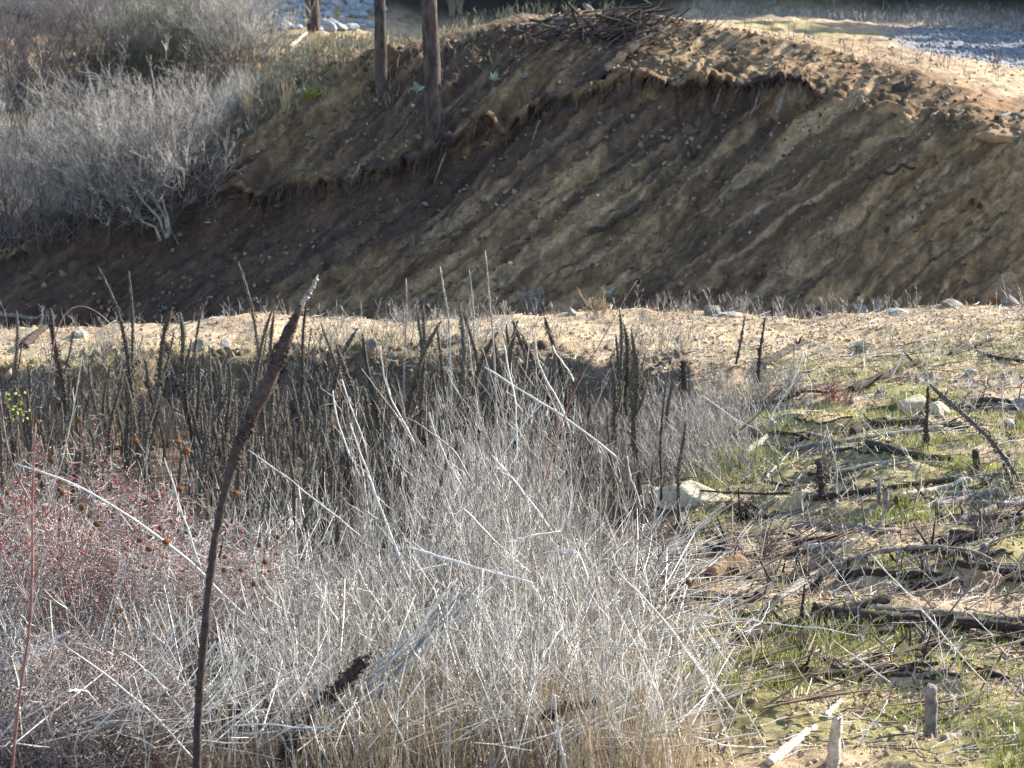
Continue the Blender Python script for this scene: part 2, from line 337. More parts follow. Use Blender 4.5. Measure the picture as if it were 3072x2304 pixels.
# ------------------------------------------------------------------ ground sheet
def build_ground():
    s = np.concatenate([np.linspace(-.62, -.235, 90, endpoint=False), np.linspace(-.235, .235, 640, endpoint=False), np.linspace(.235, .8, 120)])
    dl = [0.0, 2, 4, 6, 8, 9]; d = 9.0
    while d < 400:
        if d < 31: st = max(.018, d * d / (F * 4.6) * 1.3)
        elif d < 44: st = .25
        elif d < 58: st = .045
        elif d < 95: st = .045 + (d - 58) * .008
        else: st = .35 + (d - 95) * .04
        d += st; dl.append(d)
    D = np.array(dl); Sg, Dg = np.meshgrid(s, D); X = Sg * np.maximum(Dg, 5.0); Z = H(X, Dg)
    # grid turned away from the steep rows: sideways and forward jitter keeps rows from showing
    nr, nc = X.shape; V = np.stack([X, Dg, Z], -1).reshape(-1, 3)
    i = np.arange(nr * nc).reshape(nr, nc)
    Q = np.stack([i[:-1, :-1], i[:-1, 1:], i[1:, 1:], i[1:, :-1]], -1).reshape(-1, 4)
    me = mesh('ground', V, Q)
    x, dd = X.ravel(), Dg.ravel(); px = 512 + F * x / np.maximum(dd, 3)
    Dc = np.interp(x / np.maximum(dd, 3), SP, DK[:, 14]); Ds = np.interp(x / np.maximum(dd, 3), SP, DK[:, 13])
    Dsc = np.interp(x / np.maximum(dd, 3), SS, SD)
    bank = sm(30.3, 31, dd) * (1 - sm(-.2, 2.5, dd - Dc + fbm(x, dd, 5, 3)))
    plat = sm(-.3, 2, dd - Dc)
    a = {}
    a['bank'] = np.clip(bank + plat * .45 * (1 - sm(860, 1000, px)) * (1 - sm(60, 75, dd)), 0, 1)
    Pd, Qd = frame(x, H(x, dd, False))
    soil_shade = .95 * sm(-.22, .42, fbm(Qd * .9, Pd * .10, 9, 5) * 1.1 + .55 * (1 - sm(60, 470, px)) - .30 + .34 * np.exp(-((px - 690) / 80) ** 2) * sm(-4, -2, dd - Dsc) - .30 * sm(740, 860, px) + .75 * sm(-2.0, -.2, dd - Dsc + fbm(x * 2, dd * .5, 77, 3) * 1.2) * (1 - sm(-.05, .15, dd - Dsc)) * (1 - sm(770, 840, px)) * .6)  # soil patches, plus painted shade under the scarp lip and to the left
    a['dark'] = bank * soil_shade
    left_shade = (1 - sm(640, 790, px)) * (1 - sm(27.3, 28.0, dd + fbm(x * .9, dd * .3, 33, 3) * .9))
    a['dark'] = np.maximum(a['dark'], left_shade * .85)  # near side of the berm: its shade is put into the colour
    gr = sm(-.12, .16, fbm(x * .8, dd * .8, 14, 4) + .02)
    a['green'] = (1 - sm(26.5, 29, dd)) * gr * .9 * (.35 + .65 * sm(600, 740, px)) + (1 - sm(330, 520, px)) * sm(27.2, 27.5, dd) * (1 - sm(27.8, 28.8, dd)) * .6
    a['green'] = np.clip(a['green'] + sm(30, 60, dd) * plat * sm(700, 740, px) * (1 - sm(880, 930, px)) * sm(70, 73, dd) * (1 - sm(75, 78, dd)) * .6 + sm(57, 60, dd) * (1 - sm(300, 420, px)) * (1 - sm(85, 90, dd)) * .35, 0, 1)
    P_ = x * .95 + dd * .31; Q_ = -x * .31 + dd * .95 + fbm(x * .35, dd * .35, 61, 3) * .6
    P_, Q_ = frame(x, H(x, dd, False)); a['pp'] = P_; a['qq'] = Q_
    st = fbm(Q_ * 1.2, P_ * .10, 91, 4) * .5 + fbm(Q_ * 4.2, P_ * .20, 92, 3) * .75 + fbm(Q_ * 12, P_ * .5, 93, 3) * .95 + fbm(x * 1.1, dd * 1.4, 96, 3) * .15 + fbm(x * 9, dd * 11, 95, 3) * .45
    a['lite'] = np.clip(sm(-.14, .46, st), 0, 1) * bank * (.2 + .8 * sm(150, 560, px))  # pale soil streaks, more to the right where grazing light is painted in
    a['marks'] = np.clip(sm(.05, .5, -st) + sm(.12, .22, fbm(Q_ * 9, P_ * 2.6, 94, 3)) * .95, 0, 1) * np.maximum(bank, plat * .4 * (dd < 64))
    oc = sm(.12, .24, fbm(x * .35, dd * .35, 19, 3)) * bank * sm(560, 700, px)
    a['ochre'] = np.clip(oc * .5 + bank * sm(-1.3, -.6, dd - Dc) * sm(800, 860, px) * sm(-.05, .2, fbm(x * .8, dd, 23, 2)) * .8, 0, 1)
    a['gravel'] = np.clip(sm(64, 67, dd + (px - 960) * .05 + fbm(x * .4, dd * .4, 8, 3) * 4) * sm(850, 930, px), 0, 1) * (1 - .7 * sm(79, 81, dd))  # gravel patch, its dark bluish colour carrying the shade that lies there
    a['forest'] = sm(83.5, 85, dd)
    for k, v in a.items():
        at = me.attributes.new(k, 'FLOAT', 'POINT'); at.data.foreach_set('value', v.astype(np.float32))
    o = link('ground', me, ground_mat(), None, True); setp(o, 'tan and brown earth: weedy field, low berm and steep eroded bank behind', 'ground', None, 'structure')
build_ground()

# crumbly turf edge overhanging the scarp
def turf_lip(px0, px1, seed, out, label):
    ss = np.linspace((px0 - 512) / F, (px1 - 512) / F, int((px1 - px0) * 2)); u = np.linspace(0, 1, len(ss)); ds = scarp_loc(ss); xm = ss * 51
    zt = H(ss * (ds + .4), ds + .4); kz = np.hanning(41); kz /= kz.sum(); zt = np.convolve(np.pad(zt, 20, 'edge'), kz, 'valid') - .05
    o_ = out * np.clip(.8 + 1.3 * fbm(xm * 1.3, xm * 0, seed, 2) + .55 * fbm(xm * 6, xm * 0, seed + 4, 3), .05, 2) * np.sin(np.clip(u, .01, .99) * math.pi) ** .3
    th = np.clip(.7 + .9 * fbm(xm * 2.5, xm * 0, seed + 1, 4), .2, 1.4); rows = []
    prof = [(.6, -.10), (.3, .02), (.05, .05), (-.5, .02), (-.9, -.03), (-1.0, -.09), (-.85, -.16), (-.45, -.22), (0.0, -.26), (.3, -.34)]
    for (off, zz) in prof:
        dq = ds + (off if off > 0 else off * o_); hf = xm * 9; zz_ = zz if off > 0 else np.where(zz < 0, zz * th, zz)
        rows.append(np.stack([ss * dq + fbm(hf, hf * 0 + off * 7, seed + 5, 2) * .05, dq + fbm(hf, hf * 0 + off * 9, seed + 3, 3) * .10, zt + zz_ + fbm(hf, hf * 0 + off * 8, seed + 2, 3) * .07], -1))
    V = np.stack(rows, 1); n, m, _ = V.shape; i = np.arange(n * m).reshape(n, m); Q = np.stack([i[:-1, :-1], i[1:, :-1], i[1:, 1:], i[:-1, 1:]], -1).reshape(-1, 4)
    me = mesh('turf_lip', V.reshape(-1, 3), Q); fx = V.reshape(-1, 3)
    P_, Q_ = frame(fx[:, 0], fx[:, 2])
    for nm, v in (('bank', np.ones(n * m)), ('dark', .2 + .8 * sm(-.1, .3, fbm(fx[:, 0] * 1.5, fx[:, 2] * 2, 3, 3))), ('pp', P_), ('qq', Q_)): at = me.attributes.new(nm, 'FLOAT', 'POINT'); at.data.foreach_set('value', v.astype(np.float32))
    setp(link('turf_lip', me, bpy.data.materials['soil'], None, True), label, 'turf', None, 'structure')
    return ss, ds, zt, o_, th
LIP = [turf_lip(215, 480, 900, .26, 'turf edge over the left half of the bank'), turf_lip(470, 640, 910, .16, 'thin turf edge over the middle of the bank'), turf_lip(628, 812, 920, .24, 'turf edge over the right half of the bank')]
def root_fringe():
    r = np.random.default_rng(77); T = []; Rr = []
    for (ss, ds, zt, o_, th) in LIP:
        n = int(len(ss) * .9)
        k = r.integers(3, len(ss) - 3, n); d0 = ds[k] - o_[k] * r.uniform(.3, 1.05, n); x0 = ss[k] * d0; z0 = zt[k] - .10 * th[k]
        L_ = r.uniform(.08, .5, n) ** 1.3; t = np.linspace(0, 1, 5)[None, :, None]; dv = np.stack([r.normal(-.25, .25, n), r.normal(-.1, .15, n), -np.ones(n)], -1)
        T.append(np.stack([x0, d0, z0], -1)[:, None] + L_[:, None, None] * dv[:, None] * t + r.normal(0, .015, (n, 5, 3))); Rr.append(r.uniform(.004, .009, n)[:, None] * np.linspace(1, .5, 5)[None])
    setp(tubes(np.concatenate(T), np.concatenate(Rr), 3).build('root_fringe', M['darkw']), 'fine dark roots fringing the underside of the turf edge', 'roots', None, 'stuff')
root_fringe()

# ------------------------------------------------------------------ builders
def resample(P, n):
    P = np.asarray(P, float); L = np.concatenate([[0], np.cumsum(np.linalg.norm(np.diff(P, axis=0), axis=1))]); t = np.linspace(0, L[-1], n)
    # catmull-like smoothing by cubic-ish interpolation of each axis
    Q = np.stack([np.interp(t, L, P[:, i]) for i in range(3)], 1)
    for _ in range(2): Q[1:-1] = (Q[:-2] + 2 * Q[1:-1] + Q[2:]) / 4
    return Q
def wob(P, amp, r=rng):
    n = len(P); t = np.linspace(0, 1, n)
    W = np.zeros((n, 3))
    for k in (2, 5, 9):
        W += np.sin(t[:, None] * k * 3.1 + r.uniform(0, 6, (1, 3))) * r.uniform(-1, 1, (1, 3)) / k
    return P + W * amp
def local(P, base): return np.asarray(P) - np.asarray(base)

def stemthing(name, pts, w0, w1, material, label, cat, group=None, seg=14, sides=6, wobble=.006, nodes=True):
    """a stem, stick or log through real points; w0,w1 radii at the two ends"""
    pts = np.asarray(pts, float); P = wob(resample(pts, seg), wobble); base = P[0].copy(); P = local(P, base)
    t = np.linspace(0, 1, seg); Rr = w0 + (w1 - w0) * t
    Rr = Rr * (1 + (rng.uniform(-.16, .16, seg) if nodes else 0))
    Rr[0] *= .8; Rr[-1] *= .7
    g = tubes(P, Rr, sides, cap=True); o = g.build(name, material, None, True); o.location = base
    return setp(o, label, cat, group)

def capsules(P, r0, n, size, t0=.3, seed=1):
    r = np.random.default_rng(seed); K = len(P); t = t0 + (1 - t0) * r.uniform(0, 1, n) ** .9
    f = t * (K - 1); i = np.minimum(f.astype(int), K - 2); u = f - i
    c = P[i] * (1 - u[:, None]) + P[i + 1] * u[:, None]; T = P[i + 1] - P[i]; T /= np.linalg.norm(T, axis=1, keepdims=True)
    A = np.cross(T, [0.3, 1, .1]); A /= np.linalg.norm(A, axis=1, keepdims=True); B = np.cross(T, A); th = r.uniform(0, 6.28, n)
    lump = 1 + .25 * np.sin(t * 40 + seed) + .2 * np.sin(t * 93)
    rad = np.interp(t, np.linspace(0, 1, K), r0) * lump
    c = c + (np.cos(th) * rad)[:, None] * A + (np.sin(th) * rad)[:, None] * B + T * .003
    sz = size * r.uniform(.7, 1.3, n) * (1.05 - .35 * (t - t0) / (1 - t0))
    return blobs(c, np.stack([sz * .75, sz * .75, sz * 1.15], -1), r=r)
def mullein_parts(P, rbase, rtop, ncap, csize, t0, seed, m_stem, m_spike, parent):
    K = len(P); t = np.linspace(0, 1, K)
    Rr = rbase * (1 - t) + rtop * t; Rr = Rr * (1 + .1 * np.sin(t * 30 + seed))
    Rr = Rr * np.where(t > t0, 1.05, 1.0); Rr[-1] = rtop * .3
    a = tubes(P, Rr, 6, cap=True).build('stem', m_stem, parent, True)
    rs = np.where(t > t0, Rr * (1.0 + .5 * np.sin((t - t0) / (1 - t0) * 3.14).clip(0)), Rr)
    b = capsules(P, rs, ncap, csize, t0, seed).build('seed_spike', m_spike, parent)
    return a, b
# ---- mulleins copied from a few stalks
VAR = []
for v, h in enumerate([.75, .9, 1.05, 1.2, 1.4, 1.6, .85, 1.1, 1.3, 1.8]):
    r = np.random.default_rng(50 + v); K = 14; t = np.linspace(0, 1, K)
    bend = r.normal(0, .09, 2); P = np.stack([bend[0] * h * t ** 2 + .018 * np.sin(t * 7 + v), bend[1] * h * t ** 2 + .012 * np.cos(t * 6), t * h], -1)
    e = empty('mullein_stalk', (0, 0, -50)); t0 = r.uniform(.2, .42)
    mullein_parts(P, .017, .010, int(330 * h), .0082, t0, v, M['mul'], M['muls'], e)
    if v in (2, 5, 8):      # a few forked spikes
        Q = np.stack([P[7][0] + .07 * t ** .6, P[7][1] + 0 * t, P[7][2] + t * h * .28], -1)
        g = tubes(Q, np.linspace(.008, .004, K), 5); b = g.build('side_spike', M['mul'], e); capsules(Q, np.full(K, .009), 70, .008, .1, v + 9).build('seed_spike', M['muls'], b)
    VAR.append((h, e))
def copytree(o, parent=None):
    c = o.copy(); COL.objects.link(c)
    if parent: c.parent = parent
    for ch in o.children: copytree(ch, c)
    return c
used = set()
def put_mullein(x, d, h, label, lean=(0, 0), group='dead mullein stalks crowded below the berm', var=None):
    k = var if var is not None else min(range(len(VAR)), key=lambda i: abs(VAR[i][0] - h) + random.uniform(0, .22))
    e = VAR[k][1]
    if k in used: o = copytree(e)
    else: o = e; used.add(k)
    z = ground(x, d); o.location = (x, d, z - .03); f = (h + .03) / VAR[k][0]; wd = random.uniform(.65, 1.2) * (1.15 if d > 21.5 else .95) * (1.35 if group.startswith('tall') else 1); o.scale = (wd, wd, f)
    o.rotation_euler = (lean[1], lean[0], random.uniform(-.6, .6)); setp(o, label, 'dead plant', group); return o
# individually recognisable upright stalks: image column and row of the tip, distance
SH = 'dead brown mullein stalk among many in the crowded stand below the berm'
tips = [
 (22, 311, 24.5, .07, 'thin brown mullein stalk leaning slightly right at far left edge of the stand'),
 (64, 296, 24.8, .03, 'tall brown mullein stalk rising above the berm left of the thorny arching twig'),
 (131, 276, 25.2, 0, 'left one of two tall mullein stalks standing close together above the berm'),
 (136, 270, 24.6, .01, 'right one of two tall mullein stalks standing close together above the berm'),
 (155, 294, 24.2, .06, 'mullein stalk tilted right just beside the tall close pair'),
 (253, 303, 24.0, .08, 'mullein stalk leaning right, just left of the tallest stalk by the big dark one'),
 (264, 265, 24.3, .0, 'very tall thin mullein stalk directly left of the big dark foreground stalk'),
 (270, 303, 23.6, .03, 'shorter mullein stalk touching the very tall thin one on its right'),
 (303, 292, 25.4, .05, 'light brown mullein tip showing right behind the big dark stalk'),
 (313, 318, 23.6, -.02, 'brown mullein stalk just right of the big dark foreground stalk head'),
 (332, 322, 24.8, -.18, 'short mullein stalk leaning left over the tan berm'),
 (359, 342, 23.0, 0, 'dark mullein stalk left of the grey boulder on the berm'),
 (378, 324, 23.3, 0, 'dark mullein stalk standing in front of the grey boulder'),
 (403, 313, 23.0, .09, 'dark mullein stalk with a pale bleached tip above it'),
 (421, 310, 22.6, 0, 'thick black double-tipped mullein stalk, left tip'),
 (425, 311, 22.7, .0, 'thick black double-tipped mullein stalk, right tip'),
 (447, 322, 22.3, -.04, 'thick dark mullein stalk below a long bent pale tip'),
 (469, 310, 22.4, .05, 'thick crooked dark mullein stalk under a fluffy grey tip'),
 (454, 326, 22.9, .05, 'slim dark mullein stalk right of the thick bent-tipped one'),
 (489, 312, 22.2, -.01, 'thick dark mullein stalk below the highest pale whip'),
 (497, 313, 22.8, -.05, 'dark mullein stalk right beside the highest pale whip'),
 (526, 325, 23.2, .13, 'dark mullein stalk leaning right near the white stick on the berm'),
 (541, 320, 23.5, -.02, 'upright dark mullein stalk with a broken hooked neighbour'),
 (550, 335, 23.1, -.08, 'stubby dark mullein stalk with a crooked top'),
 (566, 315, 24.2, 0, 'thin mullein stalk standing alone right of the crooked ones'),
 (508, 342, 22.4, .03, 'short blunt dark mullein stalk among the central cluster'),
 (617, 333, 24.3, 0, 'short thin mullein stalk at the left of the right-hand trio'),
 (625, 310, 24.0, 0, 'tallest mullein stalk of the right-hand trio'),
 (633, 324, 24.3, .02, 'middle-height mullein stalk of the right-hand trio'),
 (642, 328, 24.0, .07, 'mullein stalk leaning right beside the trio'),
 (644, 345, 22.0, .04, 'long dark mullein stalk reaching down into the grey brush'),
 (186, 314, 26.2, 0, 'small pale mullein tip just showing over the berm'),
]
for (px, py, d, ln, lab) in tips:
    p = atd(px, py, d); g0 = ground(p[0], d); h = p[2] - g0; h2 = h / math.cos(ln)
    put_mullein(p[0] - math.sin(ln) * h2, d, h2, lab, (ln, 0), 'tall mullein stalks rising above the berm')
for i in range(262):
    u = random.random()
    if u < .66: px = random.uniform(-5, 400) if random.random() < .6 else random.uniform(180, 400)
    elif u < .92: px = random.uniform(380, 560)
    else: px = random.uniform(560, 680)
    d = random.triangular(16.5, 25.9, 24.6) if px < 430 else random.triangular(19.5, 25.4, 24)
    h = random.triangular(.55, 1.45, .95) * (.85 if px > 330 else 1)
    x = (px - 512) / F * d; z = ground(x, d)
    lim = zat(342 + random.uniform(0, 1) ** 1.4 * 95, d)
    h = min(h, lim - z)
    if h < .4: continue
    zone = 'in the far left third of' if px < 150 else 'around the big dark stalk in' if px < 330 else 'in the middle of' if px < 560 else 'at the right end of'
    LM = ['at the far left edge', 'behind the rose bush', 'just left of the big dark stalk', 'right behind the big dark stalk', 'just right of the big dark stalk', 'below the grey berm boulder', 'under the highest pale whip', 'near the long slanting pale stem', 'at the right end of the stand']
    zone = LM[min(8, max(0, int(px // 70)))]
    hh = 'short' if h < .75 else 'middle-sized' if h < 1.0 else 'tall'; dep = 'front' if d < 19 else 'middle' if d < 22.5 else 'back'
    ln_ = random.gauss(0, .10); wd_ = 'leaning left' if ln_ < -.07 else 'leaning right' if ln_ > .07 else 'upright'
    put_mullein(x, d, h, hh + ' brown mullein stalk ' + wd_ + ', ' + dep + ' rows, ' + zone, (ln_, random.gauss(0, .08)))
# any variant not placed goes
for k, (h, e) in enumerate(VAR):
    if k not in used:
        for ch in list(e.children): bpy.data.objects.remove(ch)
        bpy.data.objects.remove(e)

def mullein_path(pix, ds, rb, rt, ncap, cs, t0, label, mats=('mul', 'muls'), group=None, seg=26, root=True):
    """pix from base to tip"""
    if np.isscalar(ds): ds = [ds] * len(pix)
    P = [atd(p[0], p[1], d) for p, d in zip(pix, ds)]
    if root: z = ground(P[0][0], P[0][1]); P = [np.array([P[0][0], P[0][1], z - .03])] + P if P[0][2] > z + .05 else P
    P = resample(P, seg); e = empty('mullein_stalk', P[0]); P = local(P, P[0])
    mullein_parts(P, rb, rt, ncap, cs, t0, len(label), M[mats[0]], M[mats[1]], e); setp(e, label, 'dead plant', group); return e
# the big dark one in front
D0 = 11.2
pix = [(197, 820), (198, 768), (199, 715), (203, 655), (207, 600), (213, 545), (221, 502), (234, 458), (250, 418), (266, 388), (279, 357), (291, 328), (301, 306)]
P = [atd(a, b, D0) for a, b in pix]; P = [np.array([P[0][0], D0, ground(P[0][0], D0) - .03])] + P
P = wob(resample(P, 90), .010); e = empty('mullein_stalk', P[0]); P = local(P, P[0]); K = len(P); t = np.linspace(0, 1, K)
rad = np.interp(t, [0, .3, .62, .76, .84, .93, 1], [.0190, .0185, .0175, .024, .029, .026, .014]) * (1 + .07 * np.sin(t * 55))
g = tubes(P, rad, 10, cap=True); V = g.V[0].reshape(len(P), 10, 3); V += (P[:, None] - V) * rng.uniform(-.16, .16, (len(P), 10, 1)); g.V[0] = V.reshape(-1, 3); g.build('stem', M['mulk'], e)
capsules(P, rad * .95, 620, .0105, .66, 3).build('seed_spike', M['mulk'], e)
capsules(P, rad * .9, 90, .007, .05, 4).build('leaf_scars', M['mulk'], e)
setp(e, 'thick dark mullein stalk curving up right in the foreground, by far the biggest', 'dead plant')
q = [(300, 309), (305, 298), (311, 290), (314, 286), (317, 276)]
T = resample([atd(a, b, D0) for a, b in q], 14); T = local(T, e.location)
b = tubes(T, np.interp(np.linspace(0, 1, 14), [0, .5, .7, 1], [.011, .008, .009, .003]), 7, cap=True).build('broken_tip', M['weedg'], e, True)
capsules(T, np.full(14, .008), 40, .008, .1, 8).build('seed_capsules', M['weedg'], b)
for j in range(15):
    i0 = rng.integers(10, 84); dv = rng.normal(0, 1, 3); dv[2] = abs(dv[2]) * .6 + .3; dv[1] *= .5; dv /= np.linalg.norm(dv); L_ = rng.uniform(.02, .06); tubes(P[i0] + np.outer(np.linspace(.4, 1, 5) * L_, dv), np.linspace(.007, .003, 5) , 5).build('twig_stub', M['mulk'], e)
stems = [[(262, 398), (256, 394), (250, 398)], [(246, 424), (252, 420), (256, 412)], [(213, 556), (206, 560)], [(222, 516), (226, 508), (224, 500)], [(219, 558), (222, 548), (223, 538)]]
for sgm in stems:
    pp = resample([atd(a, b, D0) for a, b in sgm] if len(sgm) > 2 else [atd(*sgm[0], D0), atd(*sgm[1], D0)], 6)
    tubes(local(pp, e.location), np.linspace(.007, .003, 6), 5).build('twig_stub', M['mulk'], e)

mullein_path([(193, 385), (195, 345), (199, 322), (202, 305), (208, 298)], 23.6, .017, .009, 260, .009, .25, 'dark mullein stalk with a hooked tip bending to the right')
mullein_path([(207, 298), (212, 297)], 23.6, .008, .004, 25, .007, .0, 'tiny pale tip of the hooked mullein stalk', root=False)
mullein_path([(451, 400), (449, 320), (446, 300), (442, 283), (440, 266)], 22.4, .012, .006, 240, .008, .4, 'long pale bent mullein tip arching left above the berm', ('weedg', 'weedg'))
mullein_path([(496, 400), (493, 330), (489, 300), (488, 275), (485, 250)], 21.6, .011, .005, 220, .0075, .3, 'highest pale knobbly whip in the middle above the berm', ('weedg', 'weedg'))
mullein_path([(476, 400), (474, 330), (473, 300), (471, 284), (469, 269)], 22.6, .010, .005, 170, .0075, .5, 'pale thin mullein tip left of the highest whip', ('weedg', 'weedg'))
mullein_path([(404, 370), (406, 330), (407, 305), (406, 278)], 22.8, .010, .005, 170, .0075, .3, 'pale straight mullein tip over the shaded bank', ('weedg', 'weedg'))
mullein_path([(556, 385), (555, 340), (549, 332), (543, 326)], 22.8, .012, .008, 160, .008, .2, 'dark mullein stalk broken over with a hooked top')
# right-hand field stalks
mullein_path([(919, 486), (925, 450), (927, 418), (928, 386)], 21.4, .026, .007, 330, .011, .1, 'tall black mullein stalk standing alone on the right field', ('mulk', 'mulk'), root=False)
mullein_path([(1026, 492), (1009, 464), (992, 440), (961, 412), (930, 385)], [20.4, 20.6, 20.9, 21.2, 21.5], .020, .016, 330, .011, .05, 'knobbly pale dead stalk leaning left against the lone black one', ('mul', 'muls'), root=False)
mullein_path([(1019, 505), (1010, 480), (1003, 462)], 20.3, .016, .012, 110, .009, .05, 'short grey knobbly stalk under the leaning one at right', ('mul', 'weedg'), root=False)
mullein_path([(823, 500), (821, 480), (819, 459)], 20.2, .030, .022, 200, .012, .0, 'short black charred-looking mullein stub in the right field', ('mulk', 'mulk'), root=False)
mullein_path([(758, 382), (760, 352), (765, 318)], 25.6, .022, .006, 200, .010, .1, 'slender black stalk leaning right near a dark log behind', ('mulk', 'mulk'), root=False)
mullein_path([(736, 364), (740, 345), (745, 316)], 26.8, .014, .005, 150, .009, .1, 'thin dark stalk standing left of the slender black leaning stalk', root=False)
mullein_path([(685, 390), (684, 375), (684, 360)], 25.0, .032, .028, 120, .012, .0, 'stubby dark post-like stump at the edge of the grey brush', ('mulk', 'mulk'), root=False)

# ------------------------------------------------------------------ masses of dry weeds
def weedmass(n, pxr, dr, hr, lean, rad, nbr, brl, brr, keep=None, seed=1, K=5, updir=.85, skew=0.0, sides=3):
    r = np.random.default_rng(seed)
    px = r.uniform(*pxr, n); d = np.sqrt(r.uniform(dr[0] ** 2, dr[1] ** 2, n)); x = (px - 512) / F * d
    if keep is not None: k = keep(px, d, x, r); px, d, x = px[k], d[k], x[k]
    n = len(px); z = H(x, d); h = r.uniform(*hr, n) * (1 + (.28 * np.exp(-((px - 510) / 60) ** 2) if hr[1] > .9 else 0)) * (1 + .25 * fbm(x * 1.2, d * 1.2, seed, 2))
    L = r.normal(0, lean, (n, 2)); L[:, 0] += skew
    t = np.linspace(0, 1, K)[None, :, None]
    dirv = np.stack([L[:, 0], L[:, 1], np.ones(n)], -1); dirv /= np.linalg.norm(dirv, axis=1, keepdims=True)
    cur = np.stack([r.normal(0, .13, n), r.normal(0, .13, n), -np.abs(r.normal(0, .05, n))], -1)
    base = np.stack([x, d, z - .02], -1)
    P = base[:, None] + h[:, None, None] * (dirv[:, None] * t + cur[:, None] * t ** 2) + r.normal(0, .006, (n, K, 3)) * (t > 0)
    rr = r.uniform(*rad, n); Rr = rr[:, None] * (1 - .6 * t[:, :, 0])
    g = tubes(P, Rr, sides); tips = [P[:, -1]]
    if nbr:
        m = n * nbr; pi = r.integers(0, n, m); tt = r.uniform(.35, .98, m); f = tt * (K - 1); i = np.minimum(f.astype(int), K - 2); u = (f - i)[:, None]
        s0 = P[pi, i] * (1 - u) + P[pi, i + 1] * u
        az = r.uniform(0, 6.28, m); el = r.normal(updir, .25, m)
        dv = np.stack([np.cos(az) * np.cos(el), np.sin(az) * np.cos(el), np.sin(el)], -1); bl = r.uniform(*brl, m) * (1.3 - tt * .7)
        tb = np.linspace(0, 1, 3)[None, :, None]
        B = s0[:, None] + bl[:, None, None] * (dv[:, None] * tb + np.array([0, 0, .25])[None, None] * tb ** 2) + r.normal(0, .004, (m, 3, 3)) * (tb > 0)
        tubes(B, (r.uniform(*brr, m))[:, None] * np.array([[1, .8, .4]]), 3, g); tips.append(B[:, -1]); tips.append(B[:, 1])
    return g, np.concatenate(tips)
GR = 'dry weeds'
# central pale mass: density thins to the right and toward the berm
def keepc(px, d, x, r):
    py = 384 + (np.arctan2(CZ - 0, d) - PITCH) * F
    lim = 628 + 50 * (vnoise(d * .8, d * 0, 3)) + (15 - d).clip(-5, 3) * 24
    w = (1 - sm(lim - 70, lim + 110, px)) ** 1.5
    w = w * (1 - .72 * (1 - sm(380, 470, px)) * sm(15.2, 16.8, d)) * (.35 + .65 * sm(150, 330, px)) * (.45 + .55 * sm(430, 520, py))
    near = 1 - sm(620, 650, px) * sm(17.0, 18.0, d) * (1 - sm(21, 21.8, d))
    return r.uniform(0, 1, len(px)) < w * near
g, tp = weedmass(5200, (-60, 900), (12.0, 23), (.35, 1.0), .19, (.0022, .0046), 6, (.06, .26), (.0012, .0022), keepc, 101)
setp(g.build('dry_weeds', M['weed']), 'tangled pale grey dead weed stems filling the foreground', 'weeds', None, 'stuff')
k = rng.uniform(0, 1, len(tp)) < .40; tp = tp[k]; n = len(tp)
setp(flakes(tp, rng.uniform(.004, .011, n), rng.uniform(.002, .005, n)).build('seed_fluff', M['chaff']), 'pale seed fluff and husks caught on the dead weeds', 'weeds', None, 'stuff')
g, tp2 = weedmass(3400, (-60, 920), (12.5, 24), (.3, .95), .24, (.0020, .0040), 7, (.06, .24), (.0011, .0020), keepc, 102)
setp(g.build('grey_weeds', M['weedg']), 'thin grey twiggy dead weeds between the pale stems', 'weeds', None, 'stuff')
g, _ = weedmass(2600, (-60, 760), (12.5, 24), (.25, .75), .35, (.003, .006), 5, (.06, .22), (.0012, .002), keepc, 103)  # dark colour paints the shade depth inside the mass
setp(g.build('dark_weeds', M['darkw']), 'dead stems coloured dark as shade deep in the weed mass', 'weeds', None, 'stuff')
g, _ = weedmass(420, (330, 660), (14.5, 21), (.8, 1.45), .16, (.0030, .0062), 6, (.08, .34), (.0016, .003), lambda px, d, x, r: r.uniform(0, 1, len(px)) < np.exp(-((px - 490) / 95) ** 2), 116)
setp(g.build('coarse_weeds', M['weedg']), 'coarser tall grey dead stems rising through the middle', 'weeds', None, 'stuff')
# orange dry grass low in the middle
def keepg(px, d, x, r): return r.uniform(0, 1, len(px)) < (1 - sm(640, 740, px + (d - 12.5) * 30)) * (.3 + sm(300, 380, px)) * sm(-.15, .15, fbm(x * 1.5, d * 1.5, 71, 3) + .06)
g, _ = weedmass(8500, (150, 780), (11.8, 17), (.25, .62), .14, (.0018, .0034), 0, (0, 0), (0, 0), keepg, 104)
setp(g.build('dry_grass', M['grass']), 'fine straw-orange dead grass standing between the weed stems', 'grass', None, 'stuff')
# grey brush right of the centre and behind
def keepb(px, d, x, r):
    return r.uniform(0, 1, len(px)) < sm(560, 620, px) * (1 - sm(700, 800, px)) * sm(21.4, 22.2, d) * (1 - sm(24.8, 26.3, d)) + .02
g, _ = weedmass(1700, (540, 820), (18.5, 26), (.22, .55), .25, (.0025, .0045), 9, (.06, .22), (.0014, .0024), keepb, 105)
setp(g.build('grey_brush', M['weedg']), 'low purplish grey bare brush right of the mullein stand', 'brush', None, 'stuff')
# understory of the mullein stand
def keepm(px, d, x, r): return r.uniform(0, 1, len(px)) < (1 - sm(600, 700, px))
g, _ = weedmass(1500, (-60, 700), (16, 26.2), (.25, .75), .2, (.003, .006), 4, (.05, .18), (.0018, .003), keepm, 106)
setp(g.build('brown_weeds', M['muls']), 'short brown dead stems under the mullein stalks', 'weeds', None, 'stuff')
